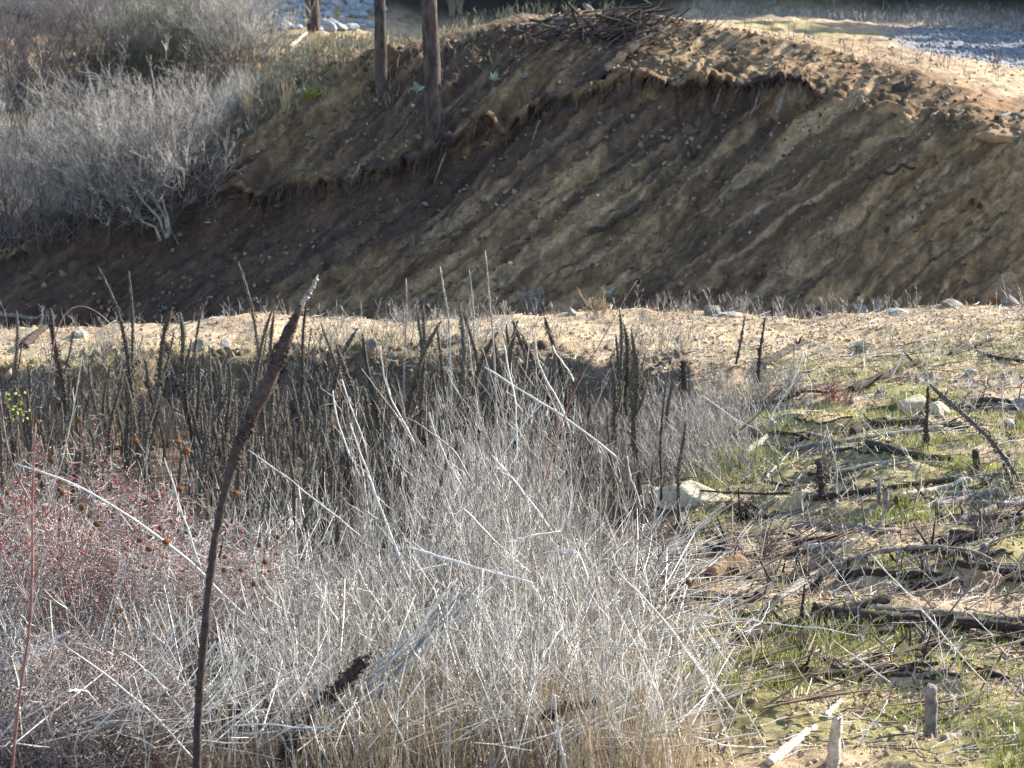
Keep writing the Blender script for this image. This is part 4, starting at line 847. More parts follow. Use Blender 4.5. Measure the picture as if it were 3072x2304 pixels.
# ------------------------------------------------------------------ single pale stems that stand out
#  pixels, distance (scalar or list), width px start/end, material, label
ST = [
 ([(484, 366), (520, 389), (560, 415), (600, 444), (615, 456)], 17.5, 3.2, 3.4, 'pale', 'long straight pale stem slanting down right across the centre'),
 ([(535, 334), (537, 358), (546, 380), (558, 400), (570, 430)], 18.5, 2.2, 3, 'pale', 'curved pale stem bending right below the crooked dark stalks'),
 ([(504, 346), (512, 378), (516, 404), (516, 470)], 17, 2.0, 2.6, 'silver', 'white upright stem crossing the long slanting one'),
 ([(380, 345), (384, 375), (395, 409), (415, 444)], 18, 1.8, 3, 'pale', 'pale stem curving down right from the grey boulder'),
 ([(350, 422), (358, 448), (367, 469), (381, 509), (400, 560), (415, 590)], 15, 2.2, 4.5, 'silver', 'long silvery stem left of centre thickening downward'),
 ([(341, 380), (347, 396), (354, 412), (366, 450)], 18, 2, 2.4, 'pale', 'short pale stem curving right, above the long silvery one'),
 ([(637, 281), (610, 325), (582, 375), (562, 420), (540, 503)], 16, 1.2, 2.2, 'red', 'long thin reddish whip reaching up right above the berm'),
 ([(545, 401), (520, 430), (480, 487), (455, 520)], 15.5, 1.3, 2, 'silver', 'thin white twig slanting down left in the centre'),
 ([(552, 345), (562, 362), (574, 381)], 19, 2.4, 2.2, 'pale', 'short grey-white stick right of the crooked dark stalks'),
 ([(428, 412), (437, 435), (446, 458), (460, 486), (474, 512)], 16, 3, 2.6, 'pale', 'fuzzy pale stem slanting down right in the middle'),
 ([(492, 455), (510, 476), (534, 506), (552, 530)], 15.5, 2.6, 2.8, 'silver', 'bright broken stem under the white upright one'),
 ([(627, 455), (632, 480), (641, 509)], 17, 1.8, 2, 'pale', 'thin pale stem beside the small boulder'),
 ([(17, 463), (62, 477), (92, 494), (122, 512), (162, 541), (198, 569), (231, 601), (262, 629)], 14, 2.8, 4.6, 'silver', 'long silvery white cane crossing down right through the rose bush'),
 ([(0, 392), (4, 425), (9, 453), (18, 480), (31, 503)], 14, 2, 3, 'rose', 'pinkish curved cane at the far left edge'),
 ([(82, 356), (75, 400), (68, 438), (60, 472), (35, 509), (12, 545)], 14.2, 1.2, 2.4, 'pale', 'tall thin pale stem rising out of the rose bush at left'),
 ([(164, 457), (172, 480), (182, 512), (193, 545), (201, 568)], 13.8, 1.6, 2.8, 'silver', 'white cane joining the long silvery cane near the big dark stalk'),
 ([(247, 449), (280, 473), (305, 492), (332, 512), (360, 535)], 15.5, 1.6, 2.6, 'pale', 'straight grey stem slanting down right behind the big dark stalk'),
 ([(333, 390), (336, 412), (341, 433), (350, 456)], 18, 2.2, 2.4, 'silver', 'short bright stem right of the big dark stalk'),
 ([(37, 424), (33, 512), (31, 575), (29, 620), (24, 660), (18, 697), (15, 735), (13, 790)], 11.5, 2.6, 6.5, 'red', 'thick reddish-purple cane rising at the lower left'),
 ([(15, 659), (40, 647), (69, 632)], 12, 2.8, 2.4, 'silver', 'short white twig crossing the reddish cane'),
 ([(65, 645), (100, 670), (151, 713), (175, 738), (194, 759)], 12, 2.2, 4, 'pale', 'long dry stem slanting down right at the lower left'),
 ([(120, 651), (138, 663), (153, 676), (168, 694), (185, 714)], 12.3, 1.6, 3, 'pale', 'curving dry stem left of the big dark stalk, low'),
 ([(231, 726), (260, 725), (300, 727), (329, 727)], 12, 2.6, 2.2, 'silver', 'horizontal white stem right of the big dark stalk near the bottom'),
 ([(66, 690), (88, 691)], 12, 2.2, 2.0, 'silver', 'very short horizontal white stem bit at lower left'),
 ([(106, 723), (130, 721), (156, 719)], 12, 1.5, 1.5, 'pale', 'thin horizontal straw left of the big dark stalk near the bottom'),
 ([(315, 583), (325, 600), (339, 625)], 13.5, 2.2, 3, 'silver', 'bright slanting stem piece left of the stem bundle'),
 ([(0, 551), (12, 573), (26, 598)], 12.5, 2.4, 2.8, 'rose', 'pinkish slanting cane at the left edge, mid height'),
 ([(406, 547), (440, 557), (480, 568), (532, 583)], 13.5, 3.4, 2.8, 'silver', 'bright white stem lying nearly level in the centre'),
 ([(415, 571), (446, 564)], 13.4, 2.2, 2.2, 'silver', 'short white stem under the bright level one'),
 ([(481, 568), (480, 620), (478, 679), (480, 743), (480, 790)], 13.2, 2.4, 4.4, 'silver', 'upright white stem hanging below the bright level one'),
 ([(554, 693), (558, 725), (565, 768), (570, 800)], 11.8, 3, 7, 'silver', 'broad bright white leaf blade near the bottom centre'),
 ([(599, 695), (608, 722), (620, 745), (632, 770), (640, 790)], 12, 2.4, 3.2, 'straw', 'slanting straw stem right of the broad white blade'),
 ([(616, 569), (632, 585), (650, 605), (666, 625), (684, 648), (705, 676)], 13, 1.8, 4, 'pale', 'pale stem slanting down right toward the field edge'),
 ([(579, 649), (620, 648), (668, 650)], 13, 2.0, 1.6, 'pale', 'thin level straw right of centre'),
 ([(560, 531), (540, 532), (526, 537), (512, 552), (502, 565)], 14, 2.0, 1.8, 'silver', 'arched white stem bending down left'),
 ([(543, 551), (572, 549), (582, 560), (588, 582)], 14, 2, 2.6, 'silver', 'arched white stem bending down right'),
 ([(563, 626), (552, 642), (540, 660)], 13, 1.8, 2.2, 'silver', 'short bright stem slanting down left'),
 ([(462, 508), (489, 535), (512, 556), (531, 574)], 14.5, 2.6, 2, 'pale', 'pale stem ending at the bright level one'),
 ([(570, 668), (598, 674), (625, 681)], 12.8, 1.4, 2.4, 'pale', 'small level stem sloping right above the straw stem'),
 ([(383, 699), (396, 728), (412, 766), (420, 790)], 12, 2.6, 3.6, 'pale', 'knobbly pale stem slanting down at the bottom centre'),
 ([(488, 635), (503, 662), (520, 692), (540, 725)], 12.6, 2.4, 3.2, 'pale', 'pale slanting stem right of the upright white one'),
 ([(357, 569), (370, 590), (388, 617), (400, 640)], 13.8, 2.6, 2.6, 'pale', 'pale slanting stem above the stem bundle'),
 ([(505, 611), (508, 640), (509, 670), (512, 700)], 13, 2, 3, 'silver', 'short upright white stem right of the long one'),
 ([(870, 554), (890, 576), (910, 597), (936, 626), (965, 660), (994, 693)], 14.6, 2.4, 2.2, 'pale', 'very long straight stem slanting across the right field'),
 ([(683, 613), (740, 619), (791, 626), (830, 630), (857, 635)], 14.8, 2.0, 1.6, 'silver', 'long thin straw lying almost level across the dark branches'),
 ([(843, 648), (865, 664), (890, 682)], 14.5, 2.2, 2.2, 'pale', 'pale stem on the grass under the black log'),
 ([(683, 643), (705, 675), (734, 711)], 13.4, 2.4, 2.4, 'pale', 'stem slanting down right at the weed edge, lower right'),
 ([(887, 700), (872, 725), (856, 746)], 13.2, 1.6, 2, 'silver', 'thin white stem standing on the grass at lower right'),
 ([(692, 737), (728, 745), (766, 748)], 12.8, 1.6, 2.2, 'silver', 'pale level straw near the bottom, right of centre'),
 ([(769, 602), (762, 620), (745, 637)], 14.8, 1.6, 2, 'silver', 'curved white twig in front of the dark branches'),
 ([(961, 638), (945, 657)], 14.2, 1.4, 1.6, 'silver', 'short white twig leaning on the grass at right'),
 ([(803, 352), (798, 370), (790, 388), (774, 410), (768, 424)], 22.5, 1.6, 3, 'pale', 'pale straight stick standing slanted by the charred log'),
 ([(903, 353), (898, 366), (891, 378)], 23.5, 2.6, 2.2, 'silver', 'curved bone-white stick on the green mound'),
 ([(1002, 380), (1003, 420), (1005, 448)], 21.5, 1.2, 2, 'pale', 'thin upright pale stem at the right edge behind the leaning stalk'),
 ([(924, 350), (927, 372), (929, 386)], 21.6, 1.2, 1.6, 'pale', 'faint pale twig rising from the top of the lone black stalk'),
 ([(826, 426), (838, 470), (835, 498)], 20.5, 1.0, 1.4, 'pale', 'thin bent straw beside the black stub'),
 ([(731, 545), (760, 525), (780, 514)], 17, 1.6, 1.2, 'pale', 'thin pale twig reaching up right below the tan boulder'),
 ([(703, 395), (735, 420), (760, 430)], 20.5, 1.6, 1.4, 'pale', 'slanting grey twig above the white plank'),
 ([(741, 430), (765, 408), (783, 388)], 21, 3, 2.0, 'darkw', 'dark slanting stem through the grey brush on the right'),
 ([(700, 505), (742, 478), (770, 458)], 18, 1.6, 1.4, 'weedg', 'thin grey twig above the tan boulder'),
 ([(684, 640), (678, 690), (690, 768)], 12.4, 2, 2.4, 'straw', 'straw-coloured stem at the right border of the weed mass'),
 ([(765, 745), (740, 700), (742, 695)], 13, 1.4, 1.6, 'pale', 'pale upright straw at lower right by the bare soil'),
]
for (pix, d, w0, w1, mt, lab) in ST:
    n = len(pix); ds = np.full(n, float(d)) + np.linspace(0, .25, n) * rng.uniform(-1, 1)
    P = np.array([atd(a, b, dd) for (a, b), dd in zip(pix, ds)])
    gz = H(P[:, 0], P[:, 1]); low = P[:, 2] < gz + .01
    if low.any():
        for i in np.nonzero(low)[0]:
            P[i] = hit(pix[i][0], pix[i][1]) + np.array([0, 0, .015])
    k = d / F / 2
    mm = M[mt]
    o = stemthing('thorny_cane' if mt in ('red', 'rose') else 'dead_weed', P, w0 * k * .72, w1 * k * .72, mm, lab, 'dead weed', None, 22, 6, .016)
    Pl = local(wob(resample(P, 22), 0), P[0]); ln = np.linalg.norm(Pl[-1] - Pl[0]); nb = int(3 + ln * 9); TB = []
    for j in range(nb):
        i0 = rng.integers(2, 21); dv = Pl[i0] - Pl[i0 - 1]; dv = dv / np.linalg.norm(dv) * rng.choice([-1, 1]) + rng.normal(0, .6, 3); dv[2] += .2; dv /= np.linalg.norm(dv); L_ = rng.uniform(.02, .13)
        TB.append(Pl[i0] + np.outer(np.linspace(0, L_, 5), dv) + rng.normal(0, .004, (5, 3)) * np.linspace(0, 1, 5)[:, None])
    tubes(np.array(TB), np.tile(np.linspace(.0022, .0010, 5), (nb, 1)), 4).build('side_twigs', mm, o)
# the bundle of stems fanned down left, stiff and almost parallel
for i in range(16):
    a0 = (488 - i * 3.4 + random.uniform(-3, 3), 584 + random.uniform(-6, 9)); a1 = (352 + i * 1.2 + random.uniform(-12, 8), 690 + random.uniform(-14, 26))
    P = [atd(*a1, 12.8), atd((a0[0] + a1[0]) / 2 + 2, (a0[1] + a1[1]) / 2 + 5, 12.9), atd(*a0, 13.0)]
    stemthing('dead_weed', P, .0065, .0035, M['silver' if i % 3 == 0 else 'weedg' if i % 3 == 1 else 'pale'], 'stiff stem in the bundle fanned toward lower left, ' + ('leftmost' if i == 15 else ORD[15 - i] + ' from the left'), 'dead weed', 'bundle of stiff stems leaning down left', 14, 5, .008)
mullein_path([(278, 760), (300, 728), (325, 700), (345, 682), (368, 656)], 12.4, .020, .024, 420, .013, .05, 'dark shaggy mullein spike lying under the stem bundle', ('mulk', 'mulk'), root=False)
mullein_path([(540, 718), (560, 710), (600, 702)], 12.6, .018, .016, 160, .012, .05, 'dark shaggy spike half buried in weeds at the bottom centre', ('mulk', 'mulk'), root=False)

# ------------------------------------------------------------------ rose bushes at the left
def rosebush(cx, cd, rx, ry, hz, ncane, ntwig, seed, label, hips, m1='rose', m2='roseg'):
    r = np.random.default_rng(seed); gz = ground(cx, cd); e = empty('rose_bush', (cx, cd, gz))
    n = ncane; az = r.uniform(0, 6.28, n); rad = r.uniform(.1, 1, n) ** .6
    b = np.stack([r.normal(0, rx * .25, n), r.normal(0, ry * .25, n), np.zeros(n)], -1)
    end = np.stack([np.cos(az) * rad * rx, np.sin(az) * rad * ry, hz * np.sqrt(np.maximum(0, 1 - (rad * .9) ** 2)) * r.uniform(.35, .95, n)], -1)
    t = np.linspace(0, 1, 8)[None, :, None]; P = b[:, None] * (1 - t) + end[:, None] * t; P[:, :, 2] += (np.sin(t[:, :, 0] * 3.0) * .28 * hz); P += r.normal(0, .012, P.shape)
    tubes(P, r.uniform(.0022, .0042, n)[:, None] * np.linspace(1, .5, 8)[None], 4).build('canes', M[m1], e)
    def inside(n, lo=.0):
        az = r.uniform(0, 6.28, n); q = r.uniform(0.05, 1, n) ** .5; u = r.uniform(lo, 1, n) ** .8
        return np.stack([np.cos(az) * q * rx, np.sin(az) * q * ry, u * hz * np.sqrt(np.maximum(.02, 1 - q ** 2 * .8)) * (1 + .7 * vnoise(az * 2.5, q * 5, seed))], -1)
    for nm, mm, cnt in (('twigs', m1, ntwig // 2), ('grey_twigs', m2, ntwig // 2)):
        s0 = inside(cnt); dv = r.normal(0, 1, (cnt, 3)); dv[:, 2] = dv[:, 2] * .7 + .3; dv /= np.linalg.norm(dv, axis=1, keepdims=True); L = r.uniform(.03, .16, cnt)
        tt = np.linspace(0, 1, 4)[None, :, None]; Q = s0[:, None] + L[:, None, None] * dv[:, None] * tt + r.normal(0, .007, (cnt, 4, 3))
        tubes(Q, r.uniform(.0014, .0030, cnt)[:, None] * np.array([[1, .9, .8, .5]]), 3).build(nm, M[mm], e)
    if hips:
        c = inside(hips[0], .66); gm_ = blobs(np.zeros((1, 3)), np.array([[.009, .009, .012]]), r=r); proto = gm_.build('rose_hip', M['hip'], e, True)
        proto.location = c[0]
        for q in c[1:100]:
            o = proto.copy(); COL.objects.link(o); o.parent = e; o.location = q; s_ = r.uniform(.7, 1.2); o.scale = (s_,) * 3
        if hips[0] > 100: blobs(c[100:], np.full(len(c) - 100, .0085), r=r).build('rose_hips', M['hip'], e)['kind'] = 'stuff'
    fl = inside(1200, .3); flakes(fl, r.uniform(.003, .008, 1200), r.uniform(.002, .004, 1200)).build('husks', M['chaff'], e)['kind'] = 'stuff'
    return setp(e, label, 'bush')
# unit octahedron hips are rounded by smooth shading
def pxx(px, d): return (px - 512) / F * d
rosebush(pxx(60, 15.2), 15.2, .75, .9, 1.42, 170, 6500, 501, 'dense rose bush at the left with many red hips', (800,))
rosebush(pxx(195, 14.6), 14.6, .60, .8, 1.02, 110, 4800, 502, 'grey-brown rose bush with few hips just left of the big dark stalk', (110,), 'roseg', 'rose')
rosebush(pxx(285, 14.2), 14.2, .42, .7, .75, 50, 4500, 503, 'low brown tangle of twigs just right of the big dark stalk', None, 'roseg', 'weedg')
rosebush(pxx(60, 12.8), 12.8, .62, .6, .62, 80, 5000, 504, 'low grey-brown bramble tangle in the lower left corner', None, 'roseg', 'rose')
# rust seed heads
heads = [(176, 410), (187, 433), (136, 442), (178, 442), (186, 451), (106, 461), (52, 460), (79, 420), (37, 423), (134, 474), (191, 470), (62, 493), (7, 493), (236, 493), (82, 507), (191, 504), (180, 489),
 (97, 524), (171, 521), (160, 528), (140, 540), (166, 542), (149, 549), (145, 567), (113, 574), (225, 557), (224, 570), (278, 537), (276, 554), (265, 562), (269, 571), (241, 570), (59, 614), (113, 621), (160, 625), (120, 611), (253, 584), (259, 545), (254, 620), (457, 428), (558, 544), (688, 582)]
hp = None; HB = banded([h for h in heads if h[0] < 440], [0, 430, 455, 480, 515, 545, 590, 700], ['topmost band', 'second band', 'third band', 'fourth band', 'fifth band', 'sixth band', 'lowest band'])
for i, (a, b) in enumerate(heads):
    d = 13.55 if a < 200 and b > 480 else (14.0 if a < 300 else 15.5); p = atd(a, b, d); sz = random.uniform(.010, .023)
    if hp is None:
        e = empty('seed_head', p); r = np.random.default_rng(9); n = 260; v = r.normal(size=(n, 3)); v /= np.linalg.norm(v, axis=1, keepdims=True)
        blobs(v * .75, np.full(n, .20), r=r).build('head', M['rust'], e)
        t = np.linspace(0, 1, 8)[:, None]; Pst = np.concatenate([.8 * t ** 2, .6 * t, -t * 14], 1); tubes(Pst, np.full(8, .09), 4).build('stem', M['red'], e); hp = e; o = e
    else: o = copytree(hp)
    o.location = p; o.scale = (sz, sz * random.uniform(.7, 1.2), sz * random.uniform(.6, 1.15)); o.rotation_euler = (random.uniform(-.4, .4), random.uniform(-.4, .4), random.uniform(0, 6.2))
    lab = 'rust seed head among rose twigs, ' + HB.get((a, b), '')
    grp = 'rust seed heads in the rose bushes'
    if a > 440: lab = {457: 'rust seed head on a reddish twig in the middle of the weeds', 558: 'tiny rust seed head right of the bright level stem', 688: 'small dark seed head at the right edge of the weeds'}[a]; grp = None
    setp(o, lab, 'seed head', grp)
# thorny arching twig over the berm at left, and reddish arching twig in the middle
stemthing('thorny_cane', [atd(a, b, 20) for a, b in [(116, 330), (102, 315), (88, 307), (76, 305), (66, 312), (56, 330), (50, 370)]], .004, .006, M['rose'], 'arching thorny pinkish cane above the berm at left', 'cane', None, 22, 5, .01)
stemthing('thorny_cane', [atd(a, b, 15.5) for a, b in [(390, 418), (404, 416), (420, 424), (440, 440), (456, 452), (470, 480)]], .003, .006, M['rose'], 'arching reddish twig in the middle of the weeds', 'cane', None, 20, 5, .01)
# yellow-green leaves at the far left
c = np.array([atd(random.uniform(0, 30), random.uniform(392, 424), 14.3) for _ in range(34)])
setp(flakes(c, rng.uniform(.008, .016, 34), rng.uniform(.006, .010, 34)).build('lime_leaves', M['lime']), 'few yellow-green leaves left on twigs at the far left', 'leaves', None, 'stuff')

# ------------------------------------------------------------------ bare shrubs, trees
def grow(nst, h, spread, levels, nch, seed, rad, K=5, up=.3, shrink=.55, basew=.12):
    r = np.random.default_rng(seed); az = r.uniform(0, 6.28, nst); el = r.uniform(0, spread, nst)
    D = np.stack([np.cos(az) * np.sin(el), np.sin(az) * np.sin(el), np.cos(el)], -1); O = np.stack([r.normal(0, basew, nst), r.normal(0, basew, nst), np.zeros(nst) - .05], -1)
    L = h * r.uniform(.6, 1, nst); Rr = rad * r.uniform(.7, 1.1, nst); out = []
    for lv in range(levels + 1):
        n = len(O); t = np.linspace(0, 1, K)[None, :, None]; cur = r.normal(0, .12, (n, 3)); cur[:, 2] += up * .5
        P = O[:, None] + L[:, None, None] * (D[:, None] * t + cur[:, None] * t ** 2) + r.normal(0, .012, (n, K, 3)) * L[:, None, None] * (t > 0)
        out.append((P, Rr[:, None] * (1 - .55 * t[:, :, 0])))
        if lv == levels: break
        m = n * nch[lv]; pi = np.repeat(np.arange(n), nch[lv]); tt = r.uniform(.25, 1, m); f = tt * (K - 1); i = np.minimum(f.astype(int), K - 2); u = (f - i)[:, None]
        O2 = P[pi, i] * (1 - u) + P[pi, i + 1] * u; T = P[pi, i + 1] - P[pi, i]; T /= np.linalg.norm(T, axis=1, keepdims=True)
        D2 = T + r.normal(0, .62, (m, 3)); D2[:, 2] += up * .6; D2 /= np.linalg.norm(D2, axis=1, keepdims=True)
        L = L[pi] * shrink * r.uniform(.6, 1.1, m) * (1.25 - .5 * tt); Rr = np.maximum(Rr[pi] * .5, .0028); O, D = O2, D2
    return out
def shrubmesh(name, seed, mat1, mat2, nst=34, h=2.2, spread=.75, rad=.009, nch=(5, 5, 4), lv=3, basew=.4):
    e = empty(name, (0, 0, 0)); lv_ = grow(nst, h, spread, lv, nch, seed, rad, basew=basew)
    g = G(); tubes(lv_[0][0], lv_[0][1], 5, g); tubes(lv_[1][0], lv_[1][1], 4, g); g.build('branches', M['twigd'], e)
    g = G()
    for P, q in lv_[2:]: tubes(P[:, ::2] if P.shape[1] == 5 else P, q[:, ::2] if P.shape[1] == 5 else q, 3, g)
    g.build('twigs', M[mat2], e); return e
protos = {}
def shrub(kind, px, py, hpx, label, d0=57, cat='shrub', group=None, tilt=0, d=None):
    p = hit(px, py, d0) if d is None else np.array([pxx(px, d), d, ground(pxx(px, d), d)]); hgt = hpx / F * p[1]
    cfg = {'light': (601, 'twigl', 'twigl'), 'brown': (602, 'twigd', 'twigd'), 'olive': (603, 'twigo', 'twigo'), 'grey': (604, 'twigl', 'twigl')}[kind]
    if kind not in protos: o = shrubmesh('bare_shrub', cfg[0], cfg[1], cfg[2]); protos[kind] = o
    else: o = copytree(protos[kind])
    f = hgt / 2.7; o.location = (p[0], p[1], p[2]); o.scale = (f * 1.25, f * 1.25, f); o.rotation_euler = (0, tilt, random.uniform(0, 6.2)); return setp(o, label, cat, group)
shrub('light', 150, 238, 150, 'silvery bare shrub at the lip of the bank, left of the leaning stems', 50)
shrub('grey', 95, 236, 130, 'pale grey bare shrub overhanging the dark edge of the bank', 50)
shrub('light', 38, 246, 140, 'pale bare shrub at the left edge above the dark bank', 50)
shrub('grey', -12, 252, 130, 'pale bare shrub cut by the left edge of the picture', 50)
shrub('light', 120, 205, 125, 'silvery bare shrub in the middle of the thicket', 50)
shrub('grey', 65, 200, 120, 'pale grey shrub in the thicket behind the left edge shrub', 50)
shrub('light', 185, 175, 100, 'silvery bare shrub near the upright straw tufts', 50)
shrub('brown', 20, 150, 130, 'dark brown bare shrub at the left edge, upper', 57)
shrub('brown', 75, 140, 130, 'dark purplish bare shrub behind the silvery ones', 57)
shrub('olive', 125, 130, 120, 'olive bare shrub in the upper thicket', 57)
shrub('olive', 165, 115, 110, 'olive bare shrub nearest the shaded gap', 57)
shrub('olive', 205, 95, 105, 'olive-grey bare shrub left of the pale upper one', 57)
shrub('light', 240, 80, 95, 'pale bare shrub left of the riprap pile', 57)
shrub('light', 215, 60, 80, 'pale bare shrub at the top by the boulders', 57)
shrub('light', 170, 84, 100, 'tall wispy pale shrub reaching the top edge of the picture', 57)
shrub('grey', 250, 62, 78, 'wispy grey shrub arching beside the riprap heap', 57)
shrub('brown', 20, 90, 100, 'dark brown shrub in the top left thicket', 57)
shrub('brown', 110, 80, 90, 'purplish shrub at the top behind the olive ones', 57)
shrub('brown', 160, 60, 70, 'brown shrub at the top edge left of centre thicket', 57)
shrub('brown', 58, 60, 70, 'dark shrub under the wide pale boulder', 57)
# leaning multi-stem small tree at the lip
base = hit(168, 226, 45); e = empty('leaning_shrub', base)
for (pts) in ([(166, 226), (150, 210), (138, 196), (120, 165), (108, 140), (100, 110)], [(168, 224), (158, 203), (147, 188), (140, 170), (137, 150)], [(170, 222), (163, 205), (158, 180), (157, 160), (162, 140)], [(158, 190), (165, 182), (172, 172), (176, 168)], [(160, 228), (140, 222), (128, 200), (112, 196)]):
    P = [atd(a, b, base[1] - .4) for a, b in pts]; P = local(resample(P, 14), base); P = wob(P, .05); P[0] -= [0, 0, .25]; tubes(P, np.linspace(.030, .008, 14), 6).build('stem', M['weedg'], e, True)
    K2 = []
    for j in range(60):
        k = random.randint(4, 13); dv = np.array([random.gauss(-.3, .5), random.gauss(0, .5), random.gauss(.6, .4)]); L = random.uniform(.2, .7)
        K2.append(P[k] + np.outer(np.linspace(0, L, 5), dv / np.linalg.norm(dv)) + rng.normal(0, .02, (5, 3)))
    tubes(np.array(K2), np.tile(np.linspace(.008, .003, 5), (60, 1)), 3).build('twigs', M['twigl'], e)
setp(e, 'bare multi-stemmed shrub leaning left out of the bank edge', 'shrub')
# straw tufts on the slope
def tuft(px, py, hpx, mat_, label, d0=45, n=40, spread=.15, group=None, name='grass_tuft', w=.006):
    p = hit(px, py, d0); h = hpx / F * p[1]; r = np.random.default_rng(int(px * 3 + py)); t = np.linspace(0, 1, 5)[None, :, None]
    dv = np.stack([r.normal(0, spread, n), r.normal(0, spread, n), np.ones(n)], -1)
    P = r.normal(0, h * .05, (n, 1, 3)) * [1, 1, 0] + h * r.uniform(.5, 1, (n, 1, 1)) * (dv[:, None] * t + r.normal(0, .1, (n, 1, 3)) * t ** 2)
    o = tubes(P, np.full((n, 5), w) * np.linspace(1, .5, 5), 3).build(name, M[mat_]); o.location = p; return setp(o, label, 'plant', group)
for (a, b, h, lab) in [(205, 143, 56, 'tall upright straw plume left of the others on the slope'), (247, 118, 40, 'straw plume standing by a pale green plant'), (232, 112, 26, 'short thin straw plume in the middle of the slope'), (286, 112, 34, 'bent straw plume near the yellow-green tuft'),
                     (218, 150, 24, 'short fluffy straw clump at the foot of the tall plume'), (316, 60, 30, 'pair of straw plumes beneath the left trunk'), (336, 26, 24, 'straw plume beside the left trunk base'), (452, 16, 26, 'pale multi-stemmed dry plant on the skyline right of the thick trunk'), (460, 14, 20, 'smaller pale dry plant on the skyline')]:
    tuft(a, b, h, 'grass', lab, 50, 40, .12)
tuft(310, 100, 13, 'lime', 'bright yellow-green leafy tuft on the slope', 45, 60, .5, w=.015)
g, _ = weedmass(1500, (200, 620), (54, 62), (.12, .45), .3, (.006, .010), 5, (.06, .2), (.004, .006), lambda px, d, x, r: r.uniform(0, 1, len(px)) < (1 - sm(330, 520, px)) * .9 + .25, 109)
setp(g.build('slope_weeds', M['twigo']), 'dry grey weeds on the slope around the trunks', 'weeds', None, 'stuff')
g, _ = weedmass(1800, (180, 480), (54, 66), (.08, .3), .4, (.007, .012), 0, (0, 0), (0, 0), None, 110)
setp(g.build('slope_grass', M['grass']), 'straw-coloured dry grass around the tree trunks', 'grass', None, 'stuff')
g, _ = weedmass(900, (680, 1060), (80, 84.5), (.1, .4), .3, (.008, .014), 3, (.06, .2), (.005, .008), None, 111)
setp(g.build('far_weeds', M['twigl']), 'dry weeds along the back of the gravel strip', 'weeds', None, 'stuff')
g, _ = weedmass(45, (690, 1000), (50, 62), (.15, .7), .15, (.006, .010), 3, (.06, .2), (.004, .006), None, 112)
setp(g.build('top_weeds', M['twigd']), 'sparse dark dead stems on top of the bank', 'weeds', None, 'stuff')

# small frosty plants on the bank
sg = [(417, 93, 26, 'spiky pale green plant between the two right trunks'), (494, 82, 22, 'grey-green plant high on the bank right of the thick trunk'), (525, 79, 16, 'bluish leafy plant high in the middle of the bank'), (475, 103, 13, 'small pale plant right of the thick trunk'), (532, 93, 10, 'tiny pale plant under the bluish one'),
 (464, 222, 15, 'silvery star-shaped plant low in the middle of the bank'), (455, 238, 10, 'small silvery plant below the star-shaped one'), (568, 248, 9, 'small pale plant on the bank right of the tall whips'), (449, 140, 20, 'grey leafy clump under the thick trunk'),
 (299, 97, 18, 'blue-grey plant left of the yellow-green tuft'), (239, 134, 16, 'blue-green plant at the slope edge under the plumes'), (238, 93, 13, 'small blue-grey plant among the straw plumes'), (309, 137, 12, 'small pale plant on the dark upper bank at left'),
 (241, 200, 34, 'long sprawling frosty plant on the left bank'), (214, 225, 24, 'frosty blue plant below the sprawling one'), (179, 239, 16, 'small frosty plant near the leaning stems'), (187, 247, 12, 'small white-leaved plant below its frosty neighbour'), (279, 208, 20, 'greenish spiky plant right of the sprawling one'),
 (99, 281, 14, 'green leafy plant low on the dark left bank'), (32, 275, 8, 'tiny pale plant far left on the dark bank'), (235, 312, 16, 'frosty plant on the bank foot behind the stalks'), (164, 310, 18, 'green plant at the bank foot at left'), (156, 319, 10, 'pale plant just over the berm at left'),
 (49, 316, 16, 'bluish plant at the bank foot at far left'), (256, 302, 13, 'thin pale plant at the bank foot by the tall stalk'), (502, 291, 14, 'dark blue-green plant at the bank foot in the middle'), (613, 296, 20, 'frosty bluish bush at the bank foot right of centre'), (432, 305, 14, 'pale plant at the bank foot behind black stalks')]
for (a, b, wpx, lab) in sg:
    p = hit(a, b, 36); r = np.random.default_rng(int(a)); s_ = wpx / F * p[1] / 2 * .85; n = int(r.integers(16, 60))
    dv = r.normal(size=(n, 3)); dv[:, 2] = np.abs(dv[:, 2]) * .8 - .1; dv *= r.uniform(.5, 1.6, 3); dv[:, 0] += r.uniform(-.5, .5); dv /= np.linalg.norm(dv, axis=1, keepdims=True); L = s_ * r.uniform(.5, 1.1, n)
    up = np.cross(dv, r.normal(size=(n, 3))); up /= np.linalg.norm(up, axis=1, keepdims=True); wv = up * (L * .12)[:, None]
    mid = dv * L[:, None] * .5 + np.array([0, 0, 1]) * (L * .12)[:, None]; tip = dv * L[:, None]
    V = np.stack([0 * dv, mid - wv, mid + wv, tip], 1) + np.array([0, 0, s_ * .15]); T = (np.array([[0, 1, 2], [1, 3, 2]])[None] + (np.arange(n) * 4)[:, None, None]).reshape(-1, 3)
    o = G().add(V, None, T).build('frosty_plant', M['sage']); o.location = p; setp(o, lab, 'plant', 'frosty grey-green plants on the bank')
